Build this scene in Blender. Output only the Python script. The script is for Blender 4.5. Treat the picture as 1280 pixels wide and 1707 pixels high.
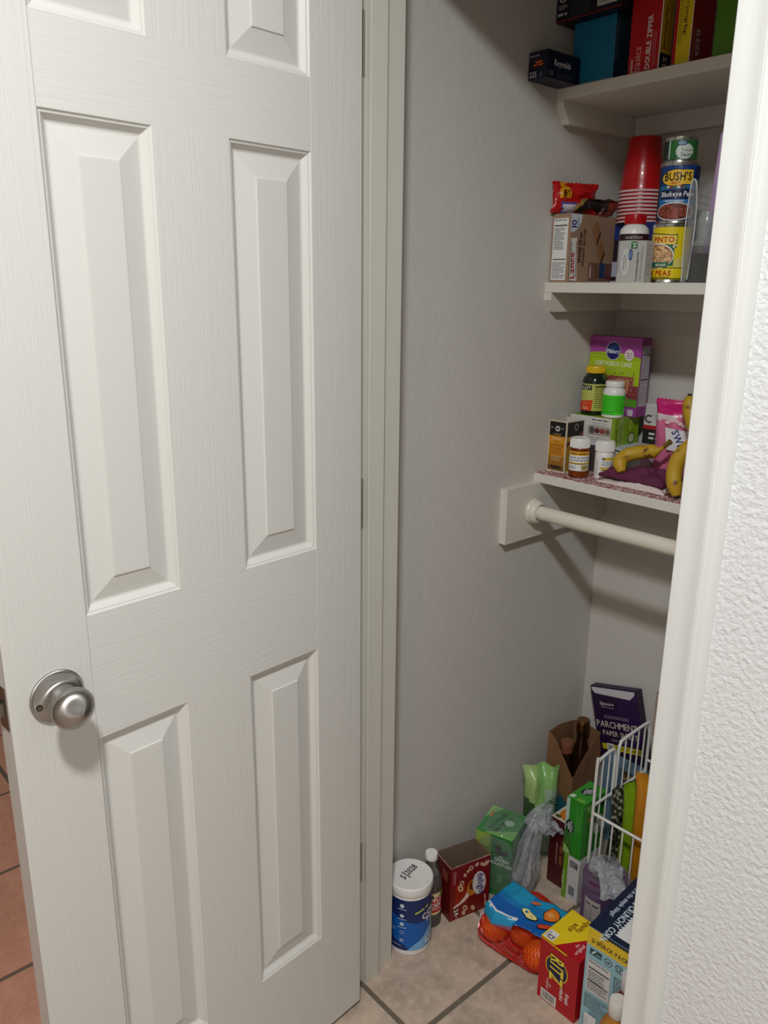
import bpy, bmesh, math, random
from mathutils import Vector, Matrix, noise
random.seed(7)
for o in list(bpy.data.objects): bpy.data.objects.remove(o)
scene = bpy.context.scene
COL = scene.collection
PI = math.pi

# ------------------------------------------------------------------ camera
FPX = 1330.536
cam_d = bpy.data.cameras.new('camera'); cam = bpy.data.objects.new('camera', cam_d); COL.objects.link(cam)
cam_d.sensor_fit = 'VERTICAL'; cam_d.sensor_height = 36.0; cam_d.lens = FPX / 1707.0 * 36.0
cam_d.clip_start = 0.02; cam_d.clip_end = 30
cr = Vector((0.65927520, 0.75183435, 0.01006581)); cu = Vector((-0.21054597, 0.17174076, 0.96238012)); cd = Vector((-0.72182172, 0.63659267, -0.27152012))
cam.matrix_world = Matrix(((cr.x, cu.x, -cd.x, 1.0452767), (cr.y, cu.y, -cd.y, -0.8392437), (cr.z, cu.z, -cd.z, 1.4188555), (0, 0, 0, 1)))
scene.camera = cam

# ------------------------------------------------------------------ light and exposure
w = bpy.data.worlds.new('world'); scene.world = w; w.use_nodes = True
w.node_tree.nodes['Background'].inputs[0].default_value = (1.0, 0.97, 0.93, 1)
w.node_tree.nodes['Background'].inputs[1].default_value = 0.05
scene.view_settings.view_transform = 'Standard'; scene.view_settings.look = 'None'
scene.view_settings.exposure = 0.0; scene.view_settings.gamma = 1.0; scene.view_settings.use_curve_mapping = False
LAMP_W = 35.0      # main ceiling lamp above the doorway
LAMP2_W = 8.0     # second ceiling lamp farther back in the room
LAMP_COL = (0.955, 0.985, 1.0)
LAMP2_COL = (1.0, 0.74, 0.50)

# ------------------------------------------------------------------ materials
def lin(c):
    c = c / 255.0
    return c / 12.92 if c <= 0.04045 else ((c + 0.055) / 1.055) ** 2.4
def rgb(c): return (lin(c[0]), lin(c[1]), lin(c[2]), 1.0)
def nd(nt, t, **k):
    n = nt.nodes.new(t)
    for a, b in k.items(): setattr(n, a, b)
    return n
MC = {}
def mat(name, col, rough=0.5, metal=0.0, var=0.0, vscale=8.0, bump=0.0, bscale=200.0, bstretch=(1, 1, 1), bdist=0.001, spec=0.5, trans=0.0, ior=1.45, aniso=0.0, coat=0.0, detail=3.0):
    if name in MC: return MC[name]
    m = bpy.data.materials.new(name); m.use_nodes = True; nt = m.node_tree; b = nt.nodes['Principled BSDF']
    b.inputs['Base Color'].default_value = rgb(col); b.inputs['Roughness'].default_value = rough; b.inputs['Metallic'].default_value = metal
    b.inputs['Specular IOR Level'].default_value = spec; b.inputs['Transmission Weight'].default_value = trans; b.inputs['IOR'].default_value = ior
    b.inputs['Anisotropic'].default_value = aniso; b.inputs['Coat Weight'].default_value = coat
    if var or bump:
        tc = nd(nt, 'ShaderNodeTexCoord')
    if var:
        nz = nd(nt, 'ShaderNodeTexNoise'); nz.inputs['Scale'].default_value = vscale; nz.inputs['Detail'].default_value = 4
        nt.links.new(tc.outputs['Object'], nz.inputs['Vector'])
        mx = nd(nt, 'ShaderNodeMix', data_type='RGBA'); mx.inputs[6].default_value = tuple(x * (1 - var) for x in rgb(col)[:3]) + (1,)
        mx.inputs[7].default_value = tuple(min(1, x * (1 + var)) for x in rgb(col)[:3]) + (1,)
        nt.links.new(nz.outputs['Fac'], mx.inputs[0]); nt.links.new(mx.outputs[2], b.inputs['Base Color'])
    if bump:
        mp = nd(nt, 'ShaderNodeMapping'); mp.inputs['Scale'].default_value = bstretch; nt.links.new(tc.outputs['Object'], mp.inputs['Vector'])
        n2 = nd(nt, 'ShaderNodeTexNoise'); n2.inputs['Scale'].default_value = bscale; n2.inputs['Detail'].default_value = detail
        nt.links.new(mp.outputs['Vector'], n2.inputs['Vector'])
        bp = nd(nt, 'ShaderNodeBump'); bp.inputs['Strength'].default_value = bump; bp.inputs['Distance'].default_value = bdist
        nt.links.new(n2.outputs['Fac'], bp.inputs['Height']); nt.links.new(bp.outputs['Normal'], b.inputs['Normal'])
    MC[name] = m
    return m
def film(name, col, alpha, rough=0.15, bump=0.6, bscale=30.0, bdist=0.004, spec=0.8):
    """thin plastic film: part see-through, part glossy tinted surface"""
    if name in MC: return MC[name]
    m = bpy.data.materials.new(name); m.use_nodes = True; nt = m.node_tree; b = nt.nodes['Principled BSDF']; out = nt.nodes['Material Output']
    b.inputs['Base Color'].default_value = rgb(col); b.inputs['Roughness'].default_value = rough; b.inputs['Specular IOR Level'].default_value = spec
    tr = nd(nt, 'ShaderNodeBsdfTransparent'); tr.inputs[0].default_value = (0.92, 0.92, 0.93, 1)
    mx = nd(nt, 'ShaderNodeMixShader'); mx.inputs[0].default_value = alpha
    nt.links.new(tr.outputs[0], mx.inputs[1]); nt.links.new(b.outputs[0], mx.inputs[2]); nt.links.new(mx.outputs[0], out.inputs['Surface'])
    if bump:
        tc = nd(nt, 'ShaderNodeTexCoord'); n2 = nd(nt, 'ShaderNodeTexNoise'); n2.inputs['Scale'].default_value = bscale; n2.inputs['Detail'].default_value = 3
        n2.inputs['Distortion'].default_value = 1.2
        nt.links.new(tc.outputs['Object'], n2.inputs['Vector'])
        bp = nd(nt, 'ShaderNodeBump'); bp.inputs['Strength'].default_value = bump; bp.inputs['Distance'].default_value = bdist
        nt.links.new(n2.outputs['Fac'], bp.inputs['Height']); nt.links.new(bp.outputs['Normal'], b.inputs['Normal'])
    MC[name] = m
    return m
def ink(c):
    k = 'ink_%02x%02x%02x' % tuple(int(v) for v in c)
    return mat(k, c, 0.42)

# ------------------------------------------------------------------ object helpers
def link(name, me, parent=None, m=None):
    o = bpy.data.objects.new(name, me); COL.objects.link(o)
    if m is not None and me is not None and not me.materials: me.materials.append(m)
    if parent is not None: o.parent = parent
    return o
def tag(o, label=None, cat=None, group=None, kind=None):
    if label: o['label'] = label
    if cat: o['category'] = cat
    if group: o['group'] = group
    if kind: o['kind'] = kind
    return o
def thing(name, label, cat, loc=(0, 0, 0), rz=0.0, group=None):
    o = bpy.data.objects.new(name, None); COL.objects.link(o); o.location = loc; o.rotation_euler = (0, 0, rz); o.empty_display_size = 0.02
    return tag(o, label, cat, group)
def bm_mesh(bm, name, smooth=False, angle=None):
    bmesh.ops.recalc_face_normals(bm, faces=bm.faces)
    me = bpy.data.meshes.new(name); bm.to_mesh(me); bm.free()
    if smooth:
        me.shade_smooth()
        if angle: 
            try: me.set_sharp_from_angle(angle=angle)
            except Exception: pass
    return me
def obj(name, bm, m, parent=None, smooth=False, angle=0.7): return link(name, bm_mesh(bm, name, smooth, angle), parent, m)
def raw(name, verts, faces, m, parent=None, smooth=False, angle=0.7):
    bm = bmesh.new(); vs = [bm.verts.new(v) for v in verts]
    for f in faces:
        try: bm.faces.new([vs[i] for i in f])
        except ValueError: pass
    return obj(name, bm, m, parent, smooth, angle)
def add_box(bm, x0, x1, y0, y1, z0, z1, bev=0.0):
    v = [bm.verts.new(p) for p in ((x0, y0, z0), (x1, y0, z0), (x1, y1, z0), (x0, y1, z0), (x0, y0, z1), (x1, y0, z1), (x1, y1, z1), (x0, y1, z1))]
    fs = [bm.faces.new([v[i] for i in q]) for q in ((0, 3, 2, 1), (4, 5, 6, 7), (0, 1, 5, 4), (1, 2, 6, 5), (2, 3, 7, 6), (3, 0, 4, 7))]
    if bev:
        es = set(e for f in fs for e in f.edges)
        bmesh.ops.bevel(bm, geom=list(es), offset=bev, segments=2, profile=0.5, affect='EDGES')
def box(name, x0, x1, y0, y1, z0, z1, m, parent=None, bev=0.0, smooth=False):
    bm = bmesh.new(); add_box(bm, x0, x1, y0, y1, z0, z1, bev); return obj(name, bm, m, parent, smooth)
def add_lathe(bm, prof, seg=40, cx=0, cy=0, cap=True):
    rings = []
    for (r, z) in prof:
        if r < 1e-6: rings.append([bm.verts.new((cx, cy, z))])
        else: rings.append([bm.verts.new((cx + r * math.cos(2 * PI * i / seg), cy + r * math.sin(2 * PI * i / seg), z)) for i in range(seg)])
    for a, b in zip(rings, rings[1:]):
        for i in range(seg):
            j = (i + 1) % seg
            if len(a) == 1 and len(b) == 1: continue
            if len(a) == 1: bm.faces.new((a[0], b[j], b[i]))
            elif len(b) == 1: bm.faces.new((a[i], a[j], b[0]))
            else: bm.faces.new((a[i], a[j], b[j], b[i]))
    if cap:
        if len(rings[0]) > 1: bm.faces.new(rings[0])
        if len(rings[-1]) > 1: bm.faces.new(rings[-1])
def lathe(name, prof, m, parent=None, seg=40, cx=0, cy=0, cap=True, angle=0.6):
    bm = bmesh.new(); add_lathe(bm, prof, seg, cx, cy, cap); return obj(name, bm, m, parent, True, angle)
def add_tube(bm, pts, rad, seg=10, cap=True):
    pts = [Vector(p) for p in pts]; n = len(pts); rings = []
    rad = rad if isinstance(rad, (list, tuple)) else [rad] * n
    t0 = (pts[1] - pts[0]).normalized(); up = Vector((0, 0, 1)) if abs(t0.z) < 0.9 else Vector((1, 0, 0))
    a = t0.cross(up).normalized()
    for i in range(n):
        t = (pts[min(i + 1, n - 1)] - pts[max(i - 1, 0)]).normalized()
        a = (a - t * a.dot(t)).normalized(); b = t.cross(a)
        rings.append([bm.verts.new(pts[i] + (a * math.cos(2 * PI * k / seg) + b * math.sin(2 * PI * k / seg)) * rad[i]) for k in range(seg)])
    for p, q in zip(rings, rings[1:]):
        for k in range(seg): bm.faces.new((p[k], p[(k + 1) % seg], q[(k + 1) % seg], q[k]))
    if cap: bm.faces.new(rings[0]); bm.faces.new(rings[-1])
def tube(name, pts, rad, m, parent=None, seg=10): 
    bm = bmesh.new(); add_tube(bm, pts, rad, seg); return obj(name, bm, m, parent, True, 1.0)
def smooth_path(pts, n=8):
    P = [Vector(p) for p in pts]; out = []
    for i in range(len(P) - 1):
        p0, p1, p2, p3 = P[max(i - 1, 0)], P[i], P[i + 1], P[min(i + 2, len(P) - 1)]
        for k in range(n):
            t = k / n
            out.append(0.5 * ((2 * p1) + (p2 - p0) * t + (2 * p0 - 5 * p1 + 4 * p2 - p3) * t * t + (3 * p1 - p0 - 3 * p2 + p3) * t ** 3))
    out.append(P[-1]); return out
def prism(name, prof, z0, z1, m, parent=None, axis='z', smooth=False):
    """extrude a closed 2-D profile; axis z: (x,y) along z; axis x: (y,z) along x; axis y: (x,z) along y"""
    def P(a, b, t): return (a, b, t) if axis == 'z' else ((t, a, b) if axis == 'x' else (a, t, b))
    n = len(prof); vs = [P(a, b, z0) for a, b in prof] + [P(a, b, z1) for a, b in prof]
    fs = [tuple(range(n))[::-1], tuple(range(n, 2 * n))] + [(i, (i + 1) % n, n + (i + 1) % n, n + i) for i in range(n)]
    return raw(name, vs, fs, m, parent, smooth, 0.5)

# ------------------------------------------------------------------ lettering: glyph outlines of the built-in font, cached once as flat triangles
GL = {}
def make_glyphs():
    chars = "ABCDEFGHIJKLMNOPQRSTUVWXYZabcdefghijklmnopqrstuvwxyz0123456789'!.-&/"
    tmp = []
    for bold in (0, 1):
        for c in chars:
            cu_ = bpy.data.curves.new('g', 'FONT'); cu_.body = c; cu_.size = 1.0; cu_.resolution_u = 2; cu_.offset = 0.022 if bold else 0.0
            o = bpy.data.objects.new('g', cu_); COL.objects.link(o); tmp.append((c, bold, o))
    dg = bpy.context.evaluated_depsgraph_get()
    for c, bold, o in tmp:
        me = o.evaluated_get(dg).to_mesh()
        vs = [(v.co.x, v.co.y) for v in me.vertices]; fs = [tuple(p.vertices) for p in me.polygons]
        x0 = min(v[0] for v in vs); x1 = max(v[0] for v in vs)
        GL[(c, bold)] = ([(a - x0, b) for a, b in vs], fs, x1 - x0)
        o.evaluated_get(dg).to_mesh_clear()
    for c, bold, o in tmp:
        d = o.data; bpy.data.objects.remove(o); bpy.data.curves.remove(d)
make_glyphs()

class Print:
    """flat print on a surface, in millimetres; later shapes lie on top of earlier ones"""
    def __init__(s): s.items = []; s.n = 0
    def poly(s, pts, col, layer=None):
        s.items.append((list(pts), [tuple(range(len(pts)))], col, s.n if layer is None else layer)); s.n += 1; return s
    def rect(s, x, y, w_, h_, col): return s.poly([(x, y), (x + w_, y), (x + w_, y + h_), (x, y + h_)], col)
    def ell(s, cx, cy, rx, ry, col, n=28, a0=0, a1=2 * PI, rot=0):
        c, q = math.cos(rot), math.sin(rot); P = []
        for i in range(n):
            t = a0 + (a1 - a0) * i / (n if abs(a1 - a0 - 2 * PI) < 1e-6 else n - 1); X, Y = rx * math.cos(t), ry * math.sin(t); P.append((cx + X * c - Y * q, cy + X * q + Y * c))
        return s.poly(P, col)
    def text(s, body, x, y, size, col, rot=0, bold=1, sx=1.0, shear=0.0, align='L', track=0.07, arc=0.0):
        V = []; F = []; cx = 0.0
        for c in body:
            if c == ' ': cx += 0.30; continue
            g = GL.get((c, bold))
            if not g: continue
            b = len(V); V += [(cx + p[0] + shear * p[1], p[1]) for p in g[0]]; F += [tuple(b + i for i in f) for f in g[1]]; cx += g[2] + track
        if not V: return s
        cx -= track; off = 0 if align == 'L' else (-cx / 2 if align == 'C' else -cx)
        k = size / 0.70; r = math.radians(rot); c_, s_ = math.cos(r), math.sin(r); P = []
        for (a, b_) in V:
            a = (a + off) * k * sx; b_ = b_ * k
            if arc: b_ += arc * (a / max(1e-6, cx * k * sx)) ** 2
            P.append((x + a * c_ - b_ * s_, y + a * s_ + b_ * c_))
        s.items.append((P, F, col, s.n)); s.n += 1; return s
    def lines(s, x, y, w_, n, dy, col, th=0.7, seed=1, rot=0):
        """unreadably small print: rows of short dashes"""
        rd = random.Random(seed); V = []; F = []
        for i in range(n):
            a = 0.0; end = w_ * (rd.uniform(0.55, 1.0) if i % 3 == 2 else 1.0)
            while a < end:
                b = min(end, a + rd.uniform(2, 6) * max(0.5, th))
                k = len(V); V += [(a, -i * dy), (b, -i * dy), (b, -i * dy + th), (a, -i * dy + th)]; F.append((k, k + 1, k + 2, k + 3)); a = b + 0.8 * th
        r = math.radians(rot); c_, s_ = math.cos(r), math.sin(r)
        s.items.append(([(x + a * c_ - b * s_, y + a * s_ + b * c_) for a, b in V], F, col, s.n)); s.n += 1; return s
    def frame(s, x, y, w_, h_, t, col):
        for q in ((x, y, w_, t), (x, y + h_ - t, w_, t), (x, y, t, h_), (x + w_ - t, y, t, h_)): s.rect(*q, col); s.n -= 1
        s.n += 1; return s
    def nutrition(s, x, y, w_, h_, seed=3, bg=(225, 225, 222)):
        k = (25, 25, 25); s.rect(x, y, w_, h_, bg); s.n += 0
        s.text('Nutrition Facts', x + w_ * 0.06, y + h_ - w_ * 0.14, w_ * 0.10, k, sx=0.86 * 1.0)
        s.rect(x + w_ * .06, y + h_ - w_ * .42, w_ * .88, w_ * .06, k); s.rect(x + w_ * .06, y + h_ * .33, w_ * .88, w_ * .05, k)
        n = max(4, int(h_ * .36 / (w_ * .085))); s.lines(x + w_ * .07, y + h_ - w_ * .55, w_ * .7, n, w_ * .085, k, w_ * .03, seed)
        n = max(3, int(h_ * .28 / (w_ * .075))); s.lines(x + w_ * .07, y + h_ * .28, w_ * .86, n, w_ * .075, (70, 70, 70), w_ * .026, seed + 1)
        return s
    def build(s, name, parent, fn, seglen=None, rough=0.42):
        """fn(x_mm, y_mm, lift_m) -> 3-D point"""
        bm = bmesh.new(); cols = []; me = bpy.data.meshes.new(name)
        for P, F, col, lay in s.items:
            if col not in cols: cols.append(col); me.materials.append(ink(col))
            b2 = bmesh.new(); vs = [b2.verts.new((p[0], p[1], 0)) for p in P]
            for f in F:
                try: b2.faces.new([vs[i] for i in f])
                except ValueError: pass
            if seglen:
                xs = [p[0] for p in P]; a = math.floor(min(xs) / seglen) * seglen
                while a < max(xs):
                    bmesh.ops.bisect_plane(b2, geom=list(b2.verts) + list(b2.edges) + list(b2.faces), dist=1e-5, plane_co=(a, 0, 0), plane_no=(1, 0, 0)); a += seglen
            mp = {}
            for v in b2.verts: mp[v] = bm.verts.new(fn(v.co.x, v.co.y, 0.00022 + 0.00010 * lay))
            for f in b2.faces:
                try: nf = bm.faces.new([mp[v] for v in f.verts]); nf.material_index = cols.index(col)
                except ValueError: pass
            b2.free()
        bm.to_mesh(me); bm.free()
        o = bpy.data.objects.new(name, me); COL.objects.link(o); o.parent = parent
        return o
    def on(s, name, parent, o, U, V):
        o = Vector(o); U = Vector(U).normalized(); V = Vector(V).normalized(); N = U.cross(V)
        return s.build(name, parent, lambda x, y, l: o + U * (x / 1000) + V * (y / 1000) + N * l)
    def cyl(s, name, parent, R, z0, ang, cx=0, cy=0, rfun=None):
        """x = 0 faces the direction ang (radians, world-like), growing to the right as seen from outside"""
        def fn(x, y, l):
            r = (rfun(y / 1000) if rfun else R) + l; a = ang + (x / 1000) / R
            return (cx + r * math.cos(a), cy + r * math.sin(a), z0 + y / 1000)
        return s.build(name, parent, fn, seglen=R * 1000 * 0.22)

VIEW = math.atan2(-0.64, 0.72)          # the side of a round thing that the doorway faces

class Carton:
    """a printed carton standing on its base; w along local x, d along local y"""
    def __init__(s, name, label, cat, x0, y0, z0, w_, d_, h_, col, rz=0.0, group=None, open_top=False, inner=(120, 95, 75), bev=0.0009, rough=0.45, rx=0.0, ry=0.0):
        c, q = math.cos(rz), math.sin(rz)
        s.w, s.d, s.h = w_, d_, h_
        # x0,y0 = the front left corner seen from the doorway
        cx = x0 + c * w_ / 2 - q * d_ / 2; cy = y0 + q * w_ / 2 + c * d_ / 2
        s.o = thing(name, label, cat, (cx, cy, z0), rz, group)
        if rx or ry: s.o.rotation_euler = (rx, ry, rz)
        bm = bmesh.new(); W, D = w_ / 2, d_ / 2
        m = mat('board_%02x%02x%02x' % tuple(col), col, rough, var=0.04, vscale=30)
        if not open_top:
            add_box(bm, -W, W, -D, D, 0, h_, bev); s.body = obj('carton', bm, m, s.o)
            # glued end flap seam along the top
            box('flap', -W + .001, W - .001, -D + .0012, D * 0.25, h_, h_ + .0006, m, s.o)
        else:
            t = 0.0009
            add_box(bm, -W, W, -D, D, 0, .0012)
            for (a, b, e, f) in ((-W, W, -D, -D + t), (-W, W, D - t, D), (-W, -W + t, -D + t, D - t), (W - t, W, -D + t, D - t)): add_box(bm, a, b, e, f, .0012, h_)
            s.body = obj('carton', bm, m, s.o)
            im = mat('inner_%02x%02x%02x' % tuple(inner), inner, 0.7, var=0.05, vscale=40); b2 = bmesh.new(); u = t + .0003
            for (a, b, e, f) in ((-W + u, W - u, -D + t, -D + u), (-W + u, W - u, D - u, D - t), (-W + t, -W + u, -D + u, D - u), (W - u, W - t, -D + u, D - u)): add_box(b2, a, b, e, f, .0015, h_ - .0004)
            add_box(b2, -W + u, W - u, -D + u, D - u, .0012, .0020)
            obj('inner_lining', b2, im, s.o)
    def front(s, p, name='front_print'): return p.on(name, s.o, (-s.w / 2, -s.d / 2, 0), (1, 0, 0), (0, 0, 1))
    def side(s, p, name='side_print'): return p.on(name, s.o, (s.w / 2, -s.d / 2, 0), (0, 1, 0), (0, 0, 1))
    def top(s, p, name='top_print'): return p.on(name, s.o, (-s.w / 2, -s.d / 2, s.h + .0007), (1, 0, 0), (0, 1, 0))

def rounded(w_, h_, r, n=5):
    P = []
    for cx, cy, a in ((w_ / 2 - r, h_ / 2 - r, 0), (-w_ / 2 + r, h_ / 2 - r, PI / 2), (-w_ / 2 + r, -h_ / 2 + r, PI), (w_ / 2 - r, -h_ / 2 + r, 1.5 * PI)):
        for i in range(n): t = a + PI / 2 * i / (n - 1); P.append((cx + r * math.cos(t), cy + r * math.sin(t)))
    return P

def pillow(name, W, H, T, m, parent, nu=26, nv=34, seal=0.07, crumple=0.006, seed=0, lean=0.0, twist=0.0, zig=True, px=2.2, pv=3.0, zbase=0.0):
    """a filled bag: width along x, height along z, two bulging faces along y, crimped flat ends"""
    bm = bmesh.new(); G = {}
    for s in (-1, 1):
        for j in range(nv + 1):
            v = j / nv; z = v * H
            for i in range(nu + 1):
                u = 2 * i / nu - 1
                vv = min(1, max(0, (v - seal * .6) / (1 - 1.6 * seal))); e = 1 - abs(2 * vv - 1) ** pv if seal * .6 < v < 1 - seal else 0
                edge = (1 - abs(u) ** px)
                t = T / 2 * max(0, e) ** 0.6 * edge ** 0.6
                ns = noise.noise(Vector((u * 2.3 + seed, v * 4.1, s * 3 + seed))) + .5 * noise.noise(Vector((u * 6 + seed, v * 9, s * 5)))
                nc = noise.noise(Vector((u * 1.7 + seed * 2, v * 3.3, 7.7)))
                y = s * (t + 0.0005 + max(0, ns) * crumple * edge * (0.3 + e)) + nc * crumple * 1.2 * (0.4 + v) + lean * v * v * H
                x = u * W / 2 * (1 - 0.10 * e) + twist * v * H
                zz = z + (0.0012 * (1 if i % 2 else -1) if zig and j in (0, nv) else 0) + nc * crumple * .8 * u
                key = (0 if i in (0, nu) or j in (0, nv) else s, i, j)
                if key not in G:
                    if key[0] == 0: y = nc * crumple * 1.2 * (0.4 + v) + lean * v * v * H
                    G[key] = bm.verts.new((x, y, max(zbase, zz)))
        g = lambda i, j: G[(0 if i in (0, nu) or j in (0, nv) else s, i, j)]
        for j in range(nv):
            for i in range(nu):
                q = [g(i, j), g(i + 1, j), g(i + 1, j + 1), g(i, j + 1)]
                try: bm.faces.new(q if s < 0 else q[::-1])
                except ValueError: pass
    o = obj(name, bm, m, parent, True, 1.6)
    return o
def paint_regions(o, rules):
    """printed areas of a bag: rules = [(colour, test(x, z, y))]; later rules win"""
    me = o.data
    for col, test in rules:
        me.materials.append(ink_gloss(col)); k = len(me.materials) - 1
        for p in me.polygons:
            c = p.center
            if test(c.x, c.z, c.y): p.material_index = k
def ink_gloss(c): return mat('gloss_%02x%02x%02x' % tuple(c), c, 0.28, bump=0.25, bscale=60, bdist=0.002)

# ================================================================== THE SETTING
WALL = mat('wall_paint', (220, 221, 221), 0.6, var=0.015, vscale=3, bump=0.8, bscale=150, bdist=0.0032, detail=3.0, spec=0.35)
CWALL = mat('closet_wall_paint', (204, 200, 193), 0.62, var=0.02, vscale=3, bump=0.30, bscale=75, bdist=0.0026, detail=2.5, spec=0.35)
CEIL = mat('ceiling_paint', (225, 223, 218), 0.8, bump=0.3, bscale=120, bdist=0.002)
TRIM = mat('trim_paint', (222, 223, 219), 0.38, var=0.015, vscale=6, bump=0.10, bscale=30, bstretch=(3, 3, 0.4), bdist=0.001)
JAMB_SHADED = mat('jamb_paint_shaded', (206, 203, 193), 0.42, var=0.02, vscale=6, bump=0.10, bscale=30, bstretch=(3, 3, 0.4), bdist=0.001)  # trim paint made darker and creamier: shade on the jambs put into the colour
SHELFP = mat('shelf_paint', (216, 212, 202), 0.42, var=0.02, vscale=6, bump=0.10, bscale=60, bdist=0.001)
DOORV = mat('door_paint_vertical_grain', (209, 207, 201), 0.40, var=0.01, vscale=5, bump=0.40, bscale=1.0, bstretch=(300, 420, 5), bdist=0.0011, detail=2)
DOORH = mat('door_paint_level_grain', (209, 207, 201), 0.40, var=0.01, vscale=5, bump=0.30, bscale=1.0, bstretch=(300, 14, 260), bdist=0.0011, detail=2)
DOORP = mat('door_paint_panel', (209, 207, 201), 0.40, var=0.01, vscale=5, bump=0.14, bscale=1.0, bstretch=(300, 420, 5), bdist=0.0008, detail=2)
NICKEL = mat('satin_nickel', (170, 167, 162), 0.34, 1.0, aniso=0.85)
_nt = NICKEL.node_tree; _tg = nd(_nt, 'ShaderNodeTangent', direction_type='RADIAL', axis='Z'); _nt.links.new(_tg.outputs[0], _nt.nodes['Principled BSDF'].inputs['Tangent'])
STEEL = mat('worn_steel', (140, 132, 120), 0.35, 1.0, var=0.15, vscale=60)
DARK = mat('dark_gap', (22, 20, 18), 0.8)
GROUT = mat('grout', (108, 98, 86), 0.9, var=0.12, vscale=40, bump=0.4, bscale=200)
def tile_mat(name, a, b, c):
    m = bpy.data.materials.new(name); m.use_nodes = True; nt = m.node_tree; bs = nt.nodes['Principled BSDF']; bs.inputs['Roughness'].default_value = 0.42
    tc = nd(nt, 'ShaderNodeTexCoord'); oi = nd(nt, 'ShaderNodeObjectInfo')
    ad = nd(nt, 'ShaderNodeVectorMath', operation='ADD'); sc_ = nd(nt, 'ShaderNodeVectorMath', operation='SCALE'); sc_.inputs['Scale'].default_value = 7.0
    nt.links.new(oi.outputs['Location'], sc_.inputs[0]); nt.links.new(tc.outputs['Object'], ad.inputs[0]); nt.links.new(sc_.outputs[0], ad.inputs[1])
    n1 = nd(nt, 'ShaderNodeTexNoise'); n1.inputs['Scale'].default_value = 14; n1.inputs['Detail'].default_value = 6; n1.inputs['Roughness'].default_value = 0.65
    n2 = nd(nt, 'ShaderNodeTexNoise'); n2.inputs['Scale'].default_value = 60; n2.inputs['Detail'].default_value = 4
    nt.links.new(ad.outputs[0], n1.inputs['Vector']); nt.links.new(ad.outputs[0], n2.inputs['Vector'])
    r = nd(nt, 'ShaderNodeValToRGB'); r.color_ramp.elements[0].position = 0.32; r.color_ramp.elements[0].color = rgb(a); r.color_ramp.elements[1].position = 0.66; r.color_ramp.elements[1].color = rgb(b)
    nt.links.new(n1.outputs['Fac'], r.inputs[0])
    mx = nd(nt, 'ShaderNodeMix', data_type='RGBA'); mr = nd(nt, 'ShaderNodeMapRange'); mr.inputs[1].default_value = 0.5; mr.inputs[2].default_value = 0.8; mr.inputs[4].default_value = 0.6
    nt.links.new(n2.outputs['Fac'], mr.inputs[0]); nt.links.new(mr.outputs[0], mx.inputs[0]); nt.links.new(r.outputs[0], mx.inputs[6]); mx.inputs[7].default_value = rgb(c)
    nt.links.new(mx.outputs[2], bs.inputs['Base Color'])
    bp = nd(nt, 'ShaderNodeBump'); bp.inputs['Strength'].default_value = 0.12; bp.inputs['Distance'].default_value = 0.001; nt.links.new(n1.outputs['Fac'], bp.inputs['Height']); nt.links.new(bp.outputs[0], bs.inputs['Normal'])
    return m
TILE_A = tile_mat('beige_tile', (162, 146, 130), (204, 182, 162), (218, 202, 184))
TILE_B = tile_mat('terracotta_tile', (196, 138, 114), (216, 158, 132), (222, 170, 146))

def struct(o, label, cat): return tag(o, label, cat, kind='structure')
RX0, RX1, RY0, H = -2.6, 2.3, -3.2, 2.545
XL, YB, XR = -0.085, 0.905, 0.74
# floor: grout bed with separate tiles
fl = struct(box('floor', RX0, RX1, RY0, YB, -0.06, -0.0025, GROUT), 'tiled floor of beige and terracotta squares with dark grout', 'floor')
TS, GW = 0.335, 0.0115
bm = bmesh.new(); hh = (TS - GW) / 2; add_box(bm, -hh, hh, -hh, hh, -0.012, 0.0, 0.0012)
tmA = bm_mesh(bm, 'tile'); tmA.materials.append(TILE_A); tmB = tmA.copy(); tmB.materials.clear(); tmB.materials.append(TILE_B)
for i in range(-8, 7):
    for j in range(-9, 3):
        x_, y_ = 0.17 + TS * (i + .5), 0.029 + TS * (j + .5)
        if x_ - hh < RX0 or x_ + hh > RX1 + .3 or y_ - hh < RY0: continue
        t = link('tile', tmB if x_ < -0.2 else tmA, fl); t.location = (x_, y_, 0)
ce = struct(box('ceiling', RX0, RX1, RY0, YB, H, H + .05, CEIL), 'plain white ceiling above the doorway, out of the picture', 'ceiling')
# front wall with the doorway
bm = bmesh.new(); OP0, OP1, OPH = -0.02, 0.629, 2.05
add_box(bm, RX0, OP0, 0, 0.115, 0, H); add_box(bm, OP1, RX1, 0, 0.115, 0, H); add_box(bm, OP0, OP1, 0, 0.115, OPH, H)
struct(obj('wall_front', bm, WALL), 'white orange-peel textured wall on the right of the doorway', 'wall')
struct(box('wall_left', XL - .1, XL, 0.115, YB + .1, 0, H, CWALL), 'bare grey-white left wall inside the pantry', 'wall')
struct(box('wall_back', XL, XR, YB, YB + .1, 0, H, CWALL), 'grey-white back wall of the pantry behind the shelves', 'wall')
struct(box('wall_right', XR, XR + .1, 0.115, YB + .1, 0, H, CWALL), 'right wall inside the pantry hidden by the doorway', 'wall')
struct(box('wall_west', RX0 - .1, RX0, RY0 - .1, 0.115, 0, H, WALL), 'room wall far to the left behind the open door', 'wall')
struct(box('wall_east', RX1, RX1 + .1, RY0 - .1, 0.115, 0, H, WALL), 'room wall far to the right of the camera', 'wall')
struct(box('wall_south', RX0 - .1, RX1 + .1, RY0 - .1, RY0, 0, H, WALL), 'room wall behind the camera', 'wall')

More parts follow.
